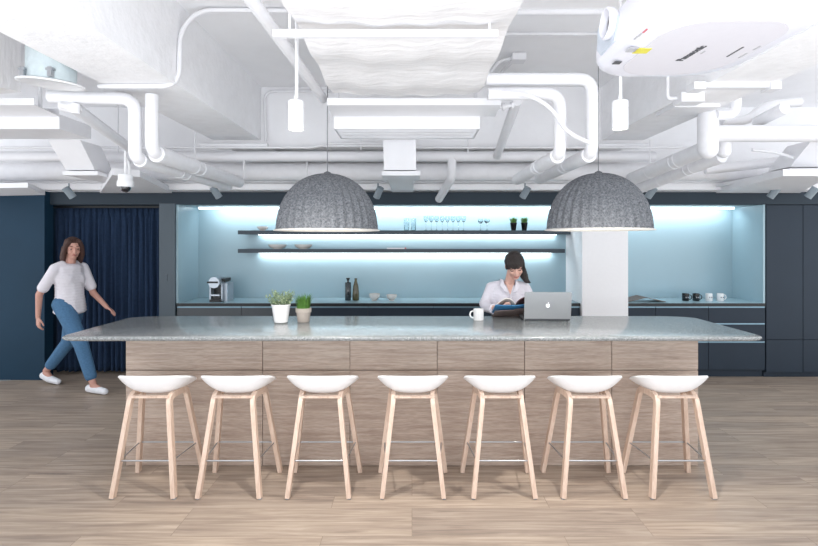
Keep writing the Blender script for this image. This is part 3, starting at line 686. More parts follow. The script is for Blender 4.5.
# ---------------------------------------------------------------- projector
def text_obj(s, size, m, parent, origin, d, up, ext=.0008, bold=False, name='lettering'):
    cu = bpy.data.curves.new(name, 'FONT'); cu.body = s; cu.size = size; cu.extrude = ext; cu.offset = .0012 if bold else 0
    tmp = bpy.data.objects.new('tmp', cu); COL.objects.link(tmp)
    bpy.context.view_layer.update()
    me = bpy.data.meshes.new_from_object(tmp.evaluated_get(bpy.context.evaluated_depsgraph_get()))
    bpy.data.objects.remove(tmp)
    d, up = Vector(d).normalized(), Vector(up).normalized(); n = d.cross(up)
    me.transform(Matrix(((d.x, up.x, n.x, origin[0]), (d.y, up.y, n.y, origin[1]), (d.z, up.z, n.z, origin[2]), (0, 0, 0, 1))))
    me.materials.clear(); me.materials.append(m)
    o = bpy.data.objects.new(name, me); COL.objects.link(o); o.parent = parent; return o
def projector():
    x0, x1, y0, y1, z0, z1 = .795, 1.40, 1.60, 2.32, 2.38, 2.60
    t = thing('projector', 'large white ceiling projector at the upper right corner', 'projector', ((x0+x1)/2, (y0+y1)/2, z0))
    o = Vector(t.location)
    def outline(ins, bulge):
        pts = []
        rs = .14
        X0, X1, Y0_, Y1_ = x0+ins, x1-ins, y0+ins, y1-ins
        for cx, cy, a0 in ((X1-rs, Y0_+rs, -PI/2), (X1-rs*1.4, Y1_-rs*1.4, 0), (X0+rs, Y1_-rs, PI/2), (X0+rs, Y0_+rs, PI)):
            rr = rs*1.4 if a0 == 0 else rs
            for k in range(11):
                a = a0+PI/2*k/10; pts.append(Vector((cx+rr*math.cos(a), cy+rr*math.sin(a), 0)))
        return pts
    bm = new_bm(); rings = []
    for z, ins in ((0, .055), (.008, .030), (.025, .012), (.05, .002), (.08, 0), (.13, .004), (.175, .018), (.205, .04), (.22, .075)):
        rings.append([bm.verts.new(p+Vector((0, 0, z0+z))-o) for p in outline(ins, 0)])
    n = len(rings[0])
    for a, b in zip(rings, rings[1:]):
        for i in range(n): bm.faces.new((a[i], a[(i+1) % n], b[(i+1) % n], b[i]))
    bm.faces.new(rings[0][::-1]); bm.faces.new(rings[-1])
    finish('casing', bm, M['proj'], t, smooth=True)
    bm = new_bm(); pts = [(p.x-o.x, p.y-o.y) for p in outline(.085, 0)]; prism(bm, pts, -.003, .002); finish('underside_panel', bm, M['proj_grey'], t)
    # lens panel on the left face
    lc = Vector((x0-.002, 2.03, z0+.135))-o
    bm = new_bm(); R = Matrix.Rotation(-PI/2, 4, 'Y')
    pn = [(-.085, -.09), (-.09, .05), (-.05, .09), (.05, .085), (.075, .02), (.065, -.07), (.02, -.12), (-.03, -.12)]
    v = [bm.verts.new(Vector((x0-.004, 2.03+.06+a, z0+.125+b*.85))-o) for b, a in pn]; w = [bm.verts.new(q.co+Vector((.02, 0, 0))) for q in v]
    bm.faces.new(v); bm.faces.new(w[::-1])
    for i in range(len(v)): bm.faces.new((v[i], v[(i+1) % len(v)], w[(i+1) % len(v)], w[i]))
    finish('lens_panel', bm, M['proj_face'], t, bevel=.004)
    bm = new_bm(); lathe(bm, [(.044, -.02), (.060, 0), (.062, .022), (.054, .028), (.047, .02), (.044, -.02)], 40, M4=Matrix.Translation(lc) @ R); ring = finish('lens_ring', bm, M['proj'], t, smooth=True)
    bm = new_bm(); lathe(bm, [(.045, .0), (.03, .01), (0, .014)], 32, M4=Matrix.Translation(lc) @ R); finish('lens_glass', bm, M['lens'], ring, smooth=True)
    zz = -.0042
    def at(px, py): q = Pz(px, py, z0)-o; return (q.x, q.y, zz)
    a = at(682, 60)
    text_obj('Panasonic', .040, M['ink'], t, a, (.06, -1, 0), (-1, -.06, 0), bold=True)
    def sticker(name, px, py, l, w, m):
        x, y, z = at(px, py); return finish(name, bx(x-w/2, x+w/2, y-l/2, y+l/2, z-.0006, z+.0022), M[m], t)
    sticker('warning_sticker', 642, 50, .05, .055, 'yellow'); sticker('sticker', 632, 49, .045, .035, 'grey_print'); sticker('sensor_window', 617, 62, .03, .03, 'ink')
    for px, py, l, m in ((703, 51.5, .03, 'grey_print'), (735, 51, .10, 'ink'), (743, 54.5, .05, 'grey_print'), (757, 47, .04, 'grey_print'), (640, 34, .028, 'grey_print'), (645, 30, .030, 'red_ink'), (636, 37, .026, 'grey_print')):
        sticker('printed_mark', px, py, l, .006, m)
    bm = new_bm(); lathe(bm, [(0, .215), (.10, .215), (.10, .225), (.03, .235), (.03, .90), (.10, .905), (.10, .92), (0, .92)], 28); finish('ceiling_mount', bm, M['pipe'], t, smooth=True)
projector()

# ---------------------------------------------------------------- things on the shelves and worktops
US, LS, WT = 1.785, 1.548, .900
def bowl(x, y, z, r, h, m, label, group=None, foot=.5):
    g = new_bm(); out = [(0, 0), (r*foot, 0), (r*foot, h*.12)]+[(r*(foot+(1-foot)*math.sin(PI/2*k/8)**.9), h*.12+h*.88*(k/8)**1.3) for k in range(1, 9)]
    inn = [(a-.006, b) for a, b in out[:2:-1]]; inn = [(max(a-.005, 0), max(b, h*.2)) for a, b in out[:3:-1]]+[(0, h*.2)]
    lathe(g, out+inn, 36); o = finish('bowl', g, m, smooth=True, loc=(x, y, z)); return tag(o, label, 'bowl', group)
s = 77.6; Yb = 6.57
bowl(X_(262.7, Yb), Yb, US, .069, .052, M['ceramic'], 'small bowl alone on the upper shelf, left end', 'bowls in the kitchen')
bowl(X_(277.5, Yb), Yb, LS, .115, .058, M['ceramic'], 'left of the two wide bowls on the lower shelf', 'bowls in the kitchen')
bowl(X_(303.5, Yb), Yb, LS, .112, .058, M['ceramic'], 'right of the two wide bowls on the lower shelf', 'bowls in the kitchen')
Yw = 6.45; 
bowl(X_(374.5, Yw), Yw, WT, .070, .085, M['ceramic'], 'taller bowl on the worktop, nearer the bottles', 'bowls in the kitchen')
bowl(X_(391.7, Yw), Yw, WT, .068, .072, M['ceramic'], 'lower bowl on the worktop, right of the taller bowl', 'bowls in the kitchen')
# small stack of papers / packet on the lower shelf
t = thing('booklet', 'flat white booklet with a red end lying on the lower shelf', 'booklet', (X_(396.5, Yb), Yb, LS))
finish('pages', bx(-.12, .105, -.06, .06, 0, .016), M['white_ceramic'], t, bevel=.002); finish('cover_end', bx(.106, .125, -.06, .06, 0, .018), M['red_ink'], t)
# glasses
def tumbler(x, label):
    g = new_bm(); r, h = .031, .158
    lathe(g, [(0, 0), (r-.004, 0), (r, .004), (r+.003, h), (r+.001, h), (r-.003, .012), (0, .012)], 28)
    o = finish('glass_tumbler', g, M['glass'], smooth=True, loc=(x, Yb, US)); return tag(o, label, 'glass', 'glasses on the upper shelf')
tumbler(X_(406.5, Yb), 'left clear straight tumbler on the upper shelf'); tumbler(X_(413.5, Yb), 'right clear straight tumbler on the upper shelf')
def wine(h, r, name):
    g = new_bm(); b = h*.52
    lathe(g, [(0, 0), (.030, 0), (.030, .002), (.006, .006), (.0035, .012), (.0035, b), (r*.55, b+.02), (r, b+(h-b)*.55), (r*.85, h), (r*.85-.0015, h), (r-.002, b+(h-b)*.55), (r*.5, b+.024), (0, b+.012)], 24)
    return finish(name, g, M['glass'], smooth=True)
w0 = wine(.185, .032, 'cocktail_glass'); ordn = ['first', 'second', 'third', 'fourth', 'fifth', 'sixth', 'seventh', 'last']
for k, px in enumerate((426, 431.3, 436.6, 442.2, 447.5, 453, 458.3, 463.6)):
    o = w0 if k == 0 else dup(w0); o.location = (X_(px, Yb), Yb, US)
    tag(o, f'clear stemmed glass on the upper shelf, {ordn[k]} from left in the row of eight', 'glass', 'row of stemmed glasses')
w1 = wine(.150, .036, 'wine_glass')
for k, px in enumerate((480.6, 487)):
    o = w1 if k == 0 else dup(w1); o.location = (X_(px, Yb), Yb, US); tag(o, ('left' if k == 0 else 'right')+' of the pair of short wine glasses beside the little plants', 'glass', 'pair of wine glasses')
def blades(bm, n, r, h, w, spread, z0, seg=4):
    for _ in range(n):
        a = random.uniform(0, 2*PI); rr = r*math.sqrt(random.random()); x, y = rr*math.cos(a), rr*math.sin(a)
        hh = h*random.uniform(.6, 1); sp = spread*random.uniform(.2, 1)*(rr/r+.3); d = Vector((math.cos(a), math.sin(a), 0)); sd = Vector((-math.sin(a), math.cos(a), 0)); prev = None
        for k in range(seg+1):
            u = k/seg; c = Vector((x, y, z0))+d*sp*u*u+Vector((0, 0, hh*(u-.15*u*u))); ww = w*(1-u)**.7+.0003
            v = (bm.verts.new(c-sd*ww), bm.verts.new(c+sd*ww), bm.verts.new(c+d*ww*.4))
            if prev:
                for i in range(3): bm.faces.new((prev[i], prev[(i+1) % 3], v[(i+1) % 3], v[i]))
            prev = v
def shelf_plant(px, label):
    t = thing('potted_grass', label, 'plant', (X_(px, Yb), Yb, US), 0, 'little potted plants on the shelf')
    g = new_bm(); lathe(g, [(0, 0), (.030, 0), (.042, .09), (.045, .092), (.045, .10), (.040, .10), (.038, .088), (0, .085)], 28); finish('pot', g, M['black_ceramic'], t, smooth=True)
    g = new_bm(); blades(g, 170, .036, .115, .003, .035, .085); finish('grass', g, M['leaf'], t)
shelf_plant(513.5, 'left little grass plant in a black pot on the upper shelf'); shelf_plant(524.3, 'right little grass plant in a black pot on the upper shelf')
# bottles
def bottle(px, prof, m, label, cap):
    t = thing('glass_bottle', label, 'bottle', (X_(px, Yw), Yw, WT), 0, 'bottles on the worktop')
    g = new_bm(); lathe(g, prof, 32); finish('bottle_body', g, M[m], t, smooth=True)
    g = new_bm(); lathe(g, cap, 20); finish('stopper', g, M['black' if m == 'dark_glass' else 'olive_glass'], t, smooth=True)
bottle(348, [(0, 0), (.036, 0), (.038, .005), (.038, .222), (.034, .228), (.014, .232), (.013, .25), (0, .25)], 'dark_glass', 'straight dark green glass bottle on the worktop', [(0, .25), (.013, .25), (.024, .278), (.024, .284), (0, .284)])
bottle(355.8, [(0, 0), (.040, 0), (.043, .006), (.042, .09), (.033, .18), (.018, .24), (.014, .26), (0, .26)], 'olive_glass', 'tapering olive brown glass bottle on the worktop', [(0, .255), (.017, .255), (.018, .28), (0, .28)])
# mugs on the right
def mug(x, y, z, r, h, m, label, ang=0, group=None, mark=None):
    t = thing('mug', label, 'mug', (x, y, z), ang, group)
    g = new_bm(); lathe(g, [(0, 0), (r*.9, 0), (r, .006), (r, h), (r-.004, h), (r-.005, .01), (0, .01)], 36); finish('cup_body', g, m, t, smooth=True)
    g = new_bm(); tube(g, [(r-.004, 0, h*.82), (r+.020, 0, h*.80), (r+.032, 0, h*.5), (r+.018, 0, h*.22), (r-.004, 0, h*.2)], .0055, .02, 12); finish('handle', g, m, t, smooth=True)
    if mark:
        g = new_bm(); R = Matrix.Rotation(-ang, 4, 'Z')
        for dx in (-.012, .012): box(g, dx-.005, dx+.005, -r-.0008, -r+.004, h*.42, h*.58, M4=R)
        finish('printed_mark', g, mark, t)
    return t
Ym = 6.40; grp = 'mugs on the right worktop'
mug(X_(685.5, Ym), Ym, WT, .040, .092, M['black_ceramic'], 'left black mug on the right worktop', -.4, grp, M['grey_print'])
mug(X_(696, Ym), Ym, WT, .040, .092, M['black_ceramic'], 'right black mug on the right worktop, handle to the right', -.1, grp, M['grey_print'])
mug(X_(709, Ym), Ym, WT, .040, .092, M['white_ceramic'], 'left white mug on the right worktop', -1.2+2.2, grp, M['ink'])
mug(X_(720.3, Ym), Ym, WT, .040, .092, M['white_ceramic'], 'right white mug on the right worktop, handle to the right', -.1, grp, M['ink'])
# open magazine on the right worktop
t = thing('open_magazine', 'brown magazine lying open beside the white column', 'magazine', (2.86, 6.36, WT))
for s in (-1, 1):
    g = new_bm(); pts = []; n = 8
    a = [g.verts.new((s*.24*k/n, y, .055*(1-k/n)**1.2+.003)) for k in range(n+1) for y in (-.13, .13)]
    b = [g.verts.new((s*.24*k/n, y, .055*(1-k/n)**1.2+.010)) for k in range(n+1) for y in (-.13, .13)]
    for k in range(n):
        i = 2*k; g.faces.new((a[i], a[i+1], a[i+3], a[i+2])); g.faces.new((b[i], b[i+2], b[i+3], b[i+1])); g.faces.new((a[i], a[i+2], b[i+2], b[i])); g.faces.new((a[i+1], b[i+1], b[i+3], a[i+3]))
    g.faces.new((a[0], b[0], b[1], a[1])); g.faces.new((a[-2], a[-1], b[-1], b[-2]))
    finish('cover', g, M['magtop'], t, smooth=True)
# coffee machine
def coffee():
    Y = 6.40; t = thing('coffee_machine', 'black and chrome capsule coffee machine on the left end of the worktop', 'coffee machine', (X_(221, Y), Y, WT), math.radians(-3))
    finish('drip_base', bx(-.085, .055, -.14, .12, 0, .030), M['dark_plastic'], t, bevel=.006)
    finish('body', bx(-.085, .050, -.02, .12, .03, .245), M['dark_plastic'], t, bevel=.008)
    finish('side_pillar', bx(-.100, -.080, -.11, .12, .02, .22), M['silver'], t, bevel=.004)
    finish('side_pillar', bx(.048, .066, -.11, .12, .01, .235), M['silver'], t, bevel=.004)
    finish('drip_tray', bx(-.070, .040, -.135, -.02, .075, .092), M['chrome'], t, bevel=.004)
    finish('capsule_bin', bx(-.060, .030, -.10, -.02, .03, .074), M['black'], t, bevel=.004)
    finish('water_tank', bx(.067, .110, -.07, .12, .0, .225), M['silver'], t, bevel=.016, seg=3)
    g = new_bm(); lathe(g, [(0, -.065), (.062, -.065), (.068, -.058), (.068, .10), (0, .10)], 36, M4=Matrix.Translation((-.02, -.06, .240)) @ Matrix.Rotation(PI/2, 4, 'X')); finish('brew_head', g, M['chrome'], t, smooth=True)
    finish('lever', bx(-.100, .030, -.176, -.1585, .234, .254), M['black'], t, bevel=.003)
    finish('top_cover', bx(-.02, .085, -.08, .10, .246, .285), M['dark_plastic'], t, bevel=.015, seg=3)
coffee()

# ---------------------------------------------------------------- things on the island
def pot_big():
    t = thing('potted_plant', 'bushy sage green plant in a white pot on the counter', 'plant', (X_(281, 3.95), 3.95, CT), 0, 'plants on the island')
    g = new_bm(); lathe(g, [(0, 0), (.045, 0), (.052, .004), (.070, .128), (.074, .130), (.074, .142), (.068, .142), (.066, .125), (0, .12)], 40); finish('pot', g, M['white_ceramic'], t, smooth=True)
    g = new_bm(); lathe(g, [(0, .118), (.065, .118), (.065, .124), (0, .130)], 20); finish('soil', g, M['soil'], t)
    g = new_bm(); stems = new_bm()
    for _ in range(46):
        a = random.uniform(0, 2*PI); rr = .055*math.sqrt(random.random()); b0 = Vector((rr*math.cos(a), rr*math.sin(a), .12))
        tip = Vector((math.cos(a)*(rr*1.2+random.uniform(.0, .055)), math.sin(a)*(rr*1.2+random.uniform(0, .055)), .12+random.uniform(.045, .125)))
        tube(stems, [b0, (b0+tip)/2+Vector((0, 0, .01)), tip], .0016, n=5)
        for k in range(9):
            u = .3+.7*k/8; c = b0.lerp(tip, u); az = random.uniform(0, 2*PI); el = random.uniform(.1, 1.1); d = Vector((math.cos(az)*math.cos(el), math.sin(az)*math.cos(el), math.sin(el)))
            sd = d.orthogonal().normalized(); up = d.cross(sd); L = random.uniform(.014, .022); w = L*.32
            q = [c, c+d*L*.5+sd*w+up*.002, c+d*L, c+d*L*.5-sd*w+up*.002, c+d*L*.5-up*.003]
            vs = [g.verts.new(x) for x in q]; mi = random.choice((0, 0, 1))
            for f in ((0, 1, 4), (1, 2, 4), (2, 3, 4), (3, 0, 4), (0, 3, 2, 1)):
                g.faces.new([vs[i] for i in f]).material_index = mi
    finish('foliage', g, [M['leaf_sage'], M['leaf_pale']], t); finish('stems', stems, M['leaf_sage'], t)
pot_big()
t = thing('potted_plant', 'small grass plant in a beige grey pot on the counter', 'plant', (X_(303.5, 3.98), 3.98, CT), 0, 'plants on the island')
g = new_bm(); lathe(g, [(0, 0), (.043, 0), (.046, .003), (.054, .074), (.060, .075), (.061, .108), (.055, .108), (.053, .095), (0, .092)], 40); finish('pot', g, M['pot_grey'], t, smooth=True)
g = new_bm(); lathe(g, [(0, .09), (.053, .09), (.053, .096), (0, .10)], 20); finish('soil', g, M['soil'], t)
g = new_bm(); blades(g, 260, .05, .150, .0028, .035, .094); finish('grass', g, M['leaf'], t)

# counter mug with checked print
t = mug(X_(478.5, 4.07), 4.07, CT, .041, .088, M['white_ceramic'], 'white mug with a faint checked print on the counter beside the reader', PI+.15)
g = new_bm()
for k in range(10):
    a = -PI/2-PI-.15+(k-4.5)*.28; c, s_ = math.cos(a), math.sin(a)
    box(g, -.0006, .0006, -.0006, .0006, .012, .078, M4=Matrix.Translation((c*.0412, s_*.0412, 0)))
finish('check_print', g, M['grey_print'], t)

def laptop():
    t = thing('laptop', 'open silver laptop on the counter, its lid back facing the camera', 'laptop', (X_(547.3, 4.03), 4.03, CT), math.radians(-3))
    w, d = .182, .245
    g = new_bm(); box(g, -w, w, 0, d, .003, .016); finish('base', g, M['laptop'], t, bevel=.004)
    for x in (-.16, .16):
        for y in (.02, .225):
            g = new_bm(); lathe(g, [(0, 0), (.008, 0), (.008, .0035), (0, .0035)], 12, (x, y, 0)); finish('foot', g, M['laptop_dark'], t)
    finish('keyboard', bx(-.145, .145, .03, .13, .0161, .0172), M['laptop_dark'], t); finish('trackpad', bx(-.05, .05, .15, .225, .0161, .0166), M['silver'], t)
    finish('hinge', bx(-.176, .176, -.004, .008, .003, .0158), M['laptop_dark'], t)
    T = Matrix.Translation((0, .0, .016)) @ Matrix.Rotation(math.radians(9), 4, 'X')
    bm = new_bm(); pts = []
    for cx, cz, a0 in ((w-.010, .010, -PI/2), (w-.010, .216-.010, 0), (-w+.010, .216-.010, PI/2), (-w+.010, .010, PI)):
        for k in range(6): a = a0+PI/2*k/5; pts.append((cx+.010*math.cos(a), cz+.010*math.sin(a)))
    prism(bm, pts, -.0035, .0035, M4=T @ Matrix.Rotation(PI/2, 4, 'X')); lid = finish('lid', bm, M['laptop'], t, bevel=.0015)
    bm = new_bm(); box(bm, -.168, .168, .0036, .0042, .012, .206, M4=T); finish('screen', bm, M['page'], lid)
    # apple shaped emblem with bite and leaf
    ap = []
    N = 60
    for k in range(N):
        a = 2*PI*k/N+PI/2; r = .0155
        x, z = r*math.cos(a), r*1.04*math.sin(a)
        if z > 0: z -= .0045*math.exp(-(x/.005)**2)
        else: z += .003*math.exp(-(x/.004)**2); 
        x *= 1.02 if z > 0 else .94
        dx, dz = x-.0185, z-.002
        if math.hypot(dx, dz) < .0078:
            l = math.hypot(dx, dz); x, z = .0185+dx/l*.0078, .002+dz/l*.0078
        ap.append((x, z+.108))
    bm = new_bm(); prism(bm, ap, .0036, .0044, M4=T @ Matrix.Rotation(PI/2, 4, 'X'))
    leaf = [(.0005+.0085*u*.55+.003*math.sin(PI*u)*s_, .1255+.0095*u-.003*math.sin(PI*u)*s_*.6) for s_, us in ((1, (0, .25, .5, .75, 1)), (-1, (.75, .5, .25))) for u in us]
    prism(bm, leaf, .0036, .0044, M4=T @ Matrix.Rotation(PI/2, 4, 'X'))
    finish('emblem', bm, M['logo'], lid)
laptop()

# ---------------------------------------------------------------- people
def blob_add(bm, c, r, M3=None):
    if not hasattr(r, '__len__'): r = (r, r, r)
    T = Matrix.Translation(c) @ (M3.to_4x4() if M3 else Matrix.Identity(4)) @ Matrix.Diagonal((*r, 1))
    bmesh.ops.create_icosphere(bm, subdivisions=2, radius=1, matrix=T)
def limb(bm, pts, rads, k=10):
    for (a, b), (ra, rb) in zip(zip(pts, pts[1:]), zip(rads, rads[1:])):
        a, b = Vector(a), Vector(b); n = max(2, int((b-a).length/(min(ra, rb)*.35)))
        for i in range(n+1): blob_add(bm, a.lerp(b, i/n), ra+(rb-ra)*i/n)
def solid(name, bm, m, parent, voxel=.006, smooth=4):
    me = bpy.data.meshes.new('tmp'); bm.to_mesh(me); bm.free(); o = bpy.data.objects.new('tmp', me); COL.objects.link(o)
    r = o.modifiers.new('r', 'REMESH'); r.mode = 'VOXEL'; r.voxel_size = voxel
    s = o.modifiers.new('s', 'SMOOTH'); s.iterations = smooth; s.factor = .5
    bpy.context.view_layer.update()
    me2 = bpy.data.meshes.new_from_object(o.evaluated_get(bpy.context.evaluated_depsgraph_get()))
    bpy.data.objects.remove(o); me2.materials.clear()
    for x in (m if isinstance(m, (list, tuple)) else [m]): me2.materials.append(x)
    for p in me2.polygons: p.use_smooth = True
    o = bpy.data.objects.new(name, me2); COL.objects.link(o); o.parent = parent; return o
def head_blobs(bm, H):
    """H: matrix of the head, x forward, z up, origin at the head centre"""
    def b(c, r): blob_add(bm, H @ Vector(c), r, H.to_3x3())
    b((-.005, 0, .025), (.095, .075, .090)); b((.030, 0, -.030), (.062, .058, .072)); b((.050, 0, -.085), (.030, .030, .024))
    b((.02, 0, -.06), (.05, .054, .05))
    limb(bm, [H @ Vector((.092, 0, .012)), H @ Vector((.108, 0, -.026))], [.010, .014]); b((.098, .011, -.030), (.010, .008, .007)); b((.098, -.011, -.030), (.010, .008, .007))
    for s in (-1, 1):
        b((-.008, s*.076, -.005), (.016, .008, .030)); b((.066, s*.036, -.025), (.022, .020, .022)); b((.078, s*.030, .030), (.014, .022, .008))
    b((.084, 0, -.054), (.012, .022, .006)); b((.082, 0, -.066), (.012, .018, .006))
def hand(bm, w, d, n, side, curl=.5, s=1.0):
    """w wrist point, d direction of the fingers, n = palm normal (palm side), side=+1 thumb towards d x n"""
    d = Vector(d).normalized(); n = Vector(n).normalized(); n = (n-d*n.dot(d)).normalized(); t = d.cross(n)*side; w = Vector(w)
    for a in (-1, -.33, .33, 1):
        limb(bm, [w+t*a*.012*s, w+d*.085*s+t*a*.029*s], [.0155*s, .0115*s])
    for a, L in ((1.0, .070), (.35, .080), (-.35, .074), (-1.0, .058)):
        p0 = w+d*.085*s+t*a*.028*s; p1 = p0+(d*math.cos(curl*.6)+n*math.sin(curl*.6))*L*.45*s; p2 = p1+(d*math.cos(curl*1.5)+n*math.sin(curl*1.5))*L*.32*s; p3 = p2+(d*math.cos(curl*2.2)+n*math.sin(curl*2.2))*L*.25*s
        limb(bm, [p0, p1, p2, p3], [.0100*s, .0088*s, .0080*s, .0070*s])
    q0 = w+d*.02*s+t*.022*s; q1 = q0+(d*.7+t*.7+n*.2).normalized()*.042*s; q2 = q1+(d*.9+t*.3+n*.35).normalized()*.032*s; q3 = q2+(d+n*.4).normalized()*.022*s
    limb(bm, [q0, q1, q2, q3], [.014*s, .011*s, .0095*s, .008*s])
def face_parts(parent, H, dark, lidded=True):
    for s in (-1, 1):
        e = new_bm(); limb(e, [H @ Vector((.0815+.004, s*.018, .034)), H @ Vector((.082, s*.036, .040)), H @ Vector((.068, s*.052, .034))], [.0035, .0040, .0028]); solid('eyebrow', e, dark, parent, .0022, 1)
        e = new_bm()
        if lidded: limb(e, [H @ Vector((.079, s*.020, -.002)), H @ Vector((.080, s*.033, -.006)), H @ Vector((.071, s*.047, -.002))], [.003, .0036, .003]); solid('eyelash', e, dark, parent, .002, 1)
        else:
            blob_add(e, H @ Vector((.074, s*.033, .005)), (.009, .012, .0055), H.to_3x3()); finish('eye', e, M['eye'], parent, smooth=True)
            e = new_bm(); blob_add(e, H @ Vector((.083, s*.033, .005)), (.0035, .006, .006), H.to_3x3()); finish('iris', e, dark, parent, smooth=True)
    e = new_bm(); limb(e, [H @ Vector((.088, -.020, -.060)), H @ Vector((.096, 0, -.0585)), H @ Vector((.088, .020, -.060))], [.004, .0062, .004]); solid('lips', e, M['lips'], parent, .0022, 1)

# ---- reading woman (local: x forward = towards the camera, z up)
def reader():
    bx_, by_ = .85, 4.50
    t = thing('person', 'woman in a pale shirt reading a magazine behind the island, head bowed', 'person', (bx_, by_, 0), -PI/2)
    # local x -> world -y ; local y -> world +x
    body = new_bm()
    neck0, head = Vector((.03, .01, 1.300)), Vector((.105, .035, 1.440))
    H = Matrix.Translation(head) @ Matrix.Rotation(math.radians(-2), 4, 'Z') @ Matrix.Rotation(math.radians(30), 4, 'Y') @ Matrix.Rotation(math.radians(7), 4, 'X')
    head_blobs(body, H)
    limb(body, [(.0, 0, 1.24), (.03, .01, 1.31), (.07, .022, 1.40)], [.055, .044, .044])
    for a in ((-.13, -.06), (0, 0), (.13, .06)): limb(body, [(-.02, a[0]*.8, 1.23), (-.03, a[1]*1.2, 1.0), (-.02, a[0]*.7, .93)], [.04, .05, .07])
    sh = .152
    hips = [(-.02, -.085, .90), (-.02, .085, .90)]
    for s in (-1, 1):
        limb(body, [(-.02, s*.085, .90), (0, s*.095, .50), (-.03, s*.10, .09)], [.085, .052, .036]); limb(body, [(-.03, s*.10, .06), (.12, s*.115, .035)], [.036, .028])
        limb(body, [(-.02, s*sh, 1.235), (.03, s*.208, 1.09) , (.19, s*.175, 1.075), (.285, s*(.145), 1.105)], [.036, .034, .028, .021])
    hand(body, (.285, -.145, 1.108), (.75, .45, .10), (0, .25, 1), 1, .35, .92)
    hand(body, (.285, .145, 1.108), (.75, -.45, .10), (0, -.25, 1), -1, .35, .92)
    solid('body', body, M['skin_f'], t, .0042, 3)
    face_parts(t, H, M['brow'])
    # shirt
    g = new_bm()
    for s in (-1, 1):
        limb(g, [(-.025, s*.045, 1.262), (-.02, s*(sh-.005), 1.238), (.025, s*.212, 1.10)], [.046, .052, .048])
        limb(g, [(.025, s*.212, 1.10), (.10, s*.203, 1.078), (.20, s*.173, 1.078)], [.050, .046, .039])
    for k in range(14):
        z = 1.235-.30*k/13; w = .125+.02*math.sin(k*.4); blob_add(g, (-.02+.01*math.sin(k*.3), 0, z), (.095+.006*math.sin(k), w+.035, .05))
    for s in (-1, 1): blob_add(g, (.038, s*.060, 1.135), (.055, .062, .075))
    sh_o = solid('shirt', g, M['shirt'], t, .006, 6)
    # open collar: skin wedge + two collar leaves
    w = new_bm(); v = [w.verts.new(p) for p in ((.088, 0, 1.185), (.055, -.038, 1.292), (.055, .042, 1.292), (.02, 0, 1.20))]
    for f in ((0, 2, 1), (0, 1, 3), (0, 3, 2), (1, 2, 3)): w.faces.new([v[i] for i in f])
    finish('neckline', w, M['skin_f'], t)
    for s in (-1, 1):
        c = new_bm(); q = [(.05, s*.058, 1.315), (.085, s*.048, 1.275), (.105, s*.020, 1.205), (.112, s*.052, 1.218), (.085, s*.088, 1.262), (-.01, s*.072, 1.318)]
        v = [c.verts.new(p) for p in q]; w2 = [c.verts.new((p[0]-.008, p[1], p[2]-.004)) for p in q]
        c.faces.new(v); c.faces.new(w2[::-1])
        for i in range(len(q)): c.faces.new((v[i], v[(i+1) % len(q)], w2[(i+1) % len(q)], w2[i]))
        bmesh.ops.triangulate(c, faces=c.faces); finish('collar', c, M['shirt'], sh_o)
    g = new_bm(); tube(g, [(.105, 0, 1.19), (.110, 0, 1.14), (.098, 0, 1.05), (.082, 0, .97)], .006, .02, 8); finish('button_placket', g, M['shirt'], sh_o, smooth=True)
    for z, x in ((1.165, .114), (1.10, .112), (1.04, .104)):
        b = new_bm(); blob_add(b, (x, 0, z), (.003, .005, .005)); finish('button', b, M['button'], sh_o)
    for s in (-1, 1):
        g = new_bm(); a, b = Vector((.185, s*.178, 1.077)), Vector((.215, s*.167, 1.081)); tube(g, [a, b], .041, n=24); finish('cuff', g, M['shirt'], sh_o, bevel=.003)
    # trousers, shoes
    g = new_bm()
    for s in (-1, 1): limb(g, [(-.02, s*.075, .93), (-.02, s*.088, .86), (.0, s*.096, .50), (-.03, s*.10, .10)], [.10, .098, .064, .055])
    solid('trousers', g, M['trousers'], t, .008, 4)
    for s in (-1, 1):
        g = new_bm(); limb(g, [(-.055, s*.10, .045), (.02, s*.105, .042), (.13, s*.118, .034)], [.044, .042, .033]); solid('shoe', g, M['shoe'], t, .006, 4)
    # hair: cap, fringe, low ponytail over the right side (photo right)
    g = new_bm()
    def hb(c, r): blob_add(g, H @ Vector(c), r, H.to_3x3())
    hb((-.014, 0, .034), (.098, .087, .093)); hb((-.03, 0, .0), (.080, .079, .08)); hb((-.030, 0, .030), (.088, .087, .084))
    for k in range(13):
        y = -.056+.112*k/12; x = .082-.9*y*y*8*.9
        limb(g, [H @ Vector((x-.040, y*.9, .092-abs(y)*.35)), H @ Vector((x-.001, y, .072-abs(y)*.2)), H @ Vector((x+.008+.001*(k % 3), y*1.02, .038-.006*(k % 2)-.004*(k % 3)-abs(y)*.22))], [.014, .012, .007])
    for s in (-1, 1): limb(g, [H @ Vector((.030, s*.068, .05)), H @ Vector((.035, s*.074, .0)), H @ Vector((.025, s*.076, -.045 if s > 0 else -.02))], [.014, .010, .004])
    limb(g, [H @ Vector((-.07, .05, -.02)), Vector((.00, .115, 1.40)), Vector((.02, .135, 1.345)), Vector((.035, .150, 1.305)), Vector((.04, .185, 1.285))], [.034, .040, .036, .024, .006])
    limb(g, [Vector((-.0, .095, 1.39)), Vector((.01, .140, 1.36)), Vector((.03, .150, 1.31))], [.03, .022, .006])
    solid('hair', g, M['hair_dark'], t, .005, 2)
reader()
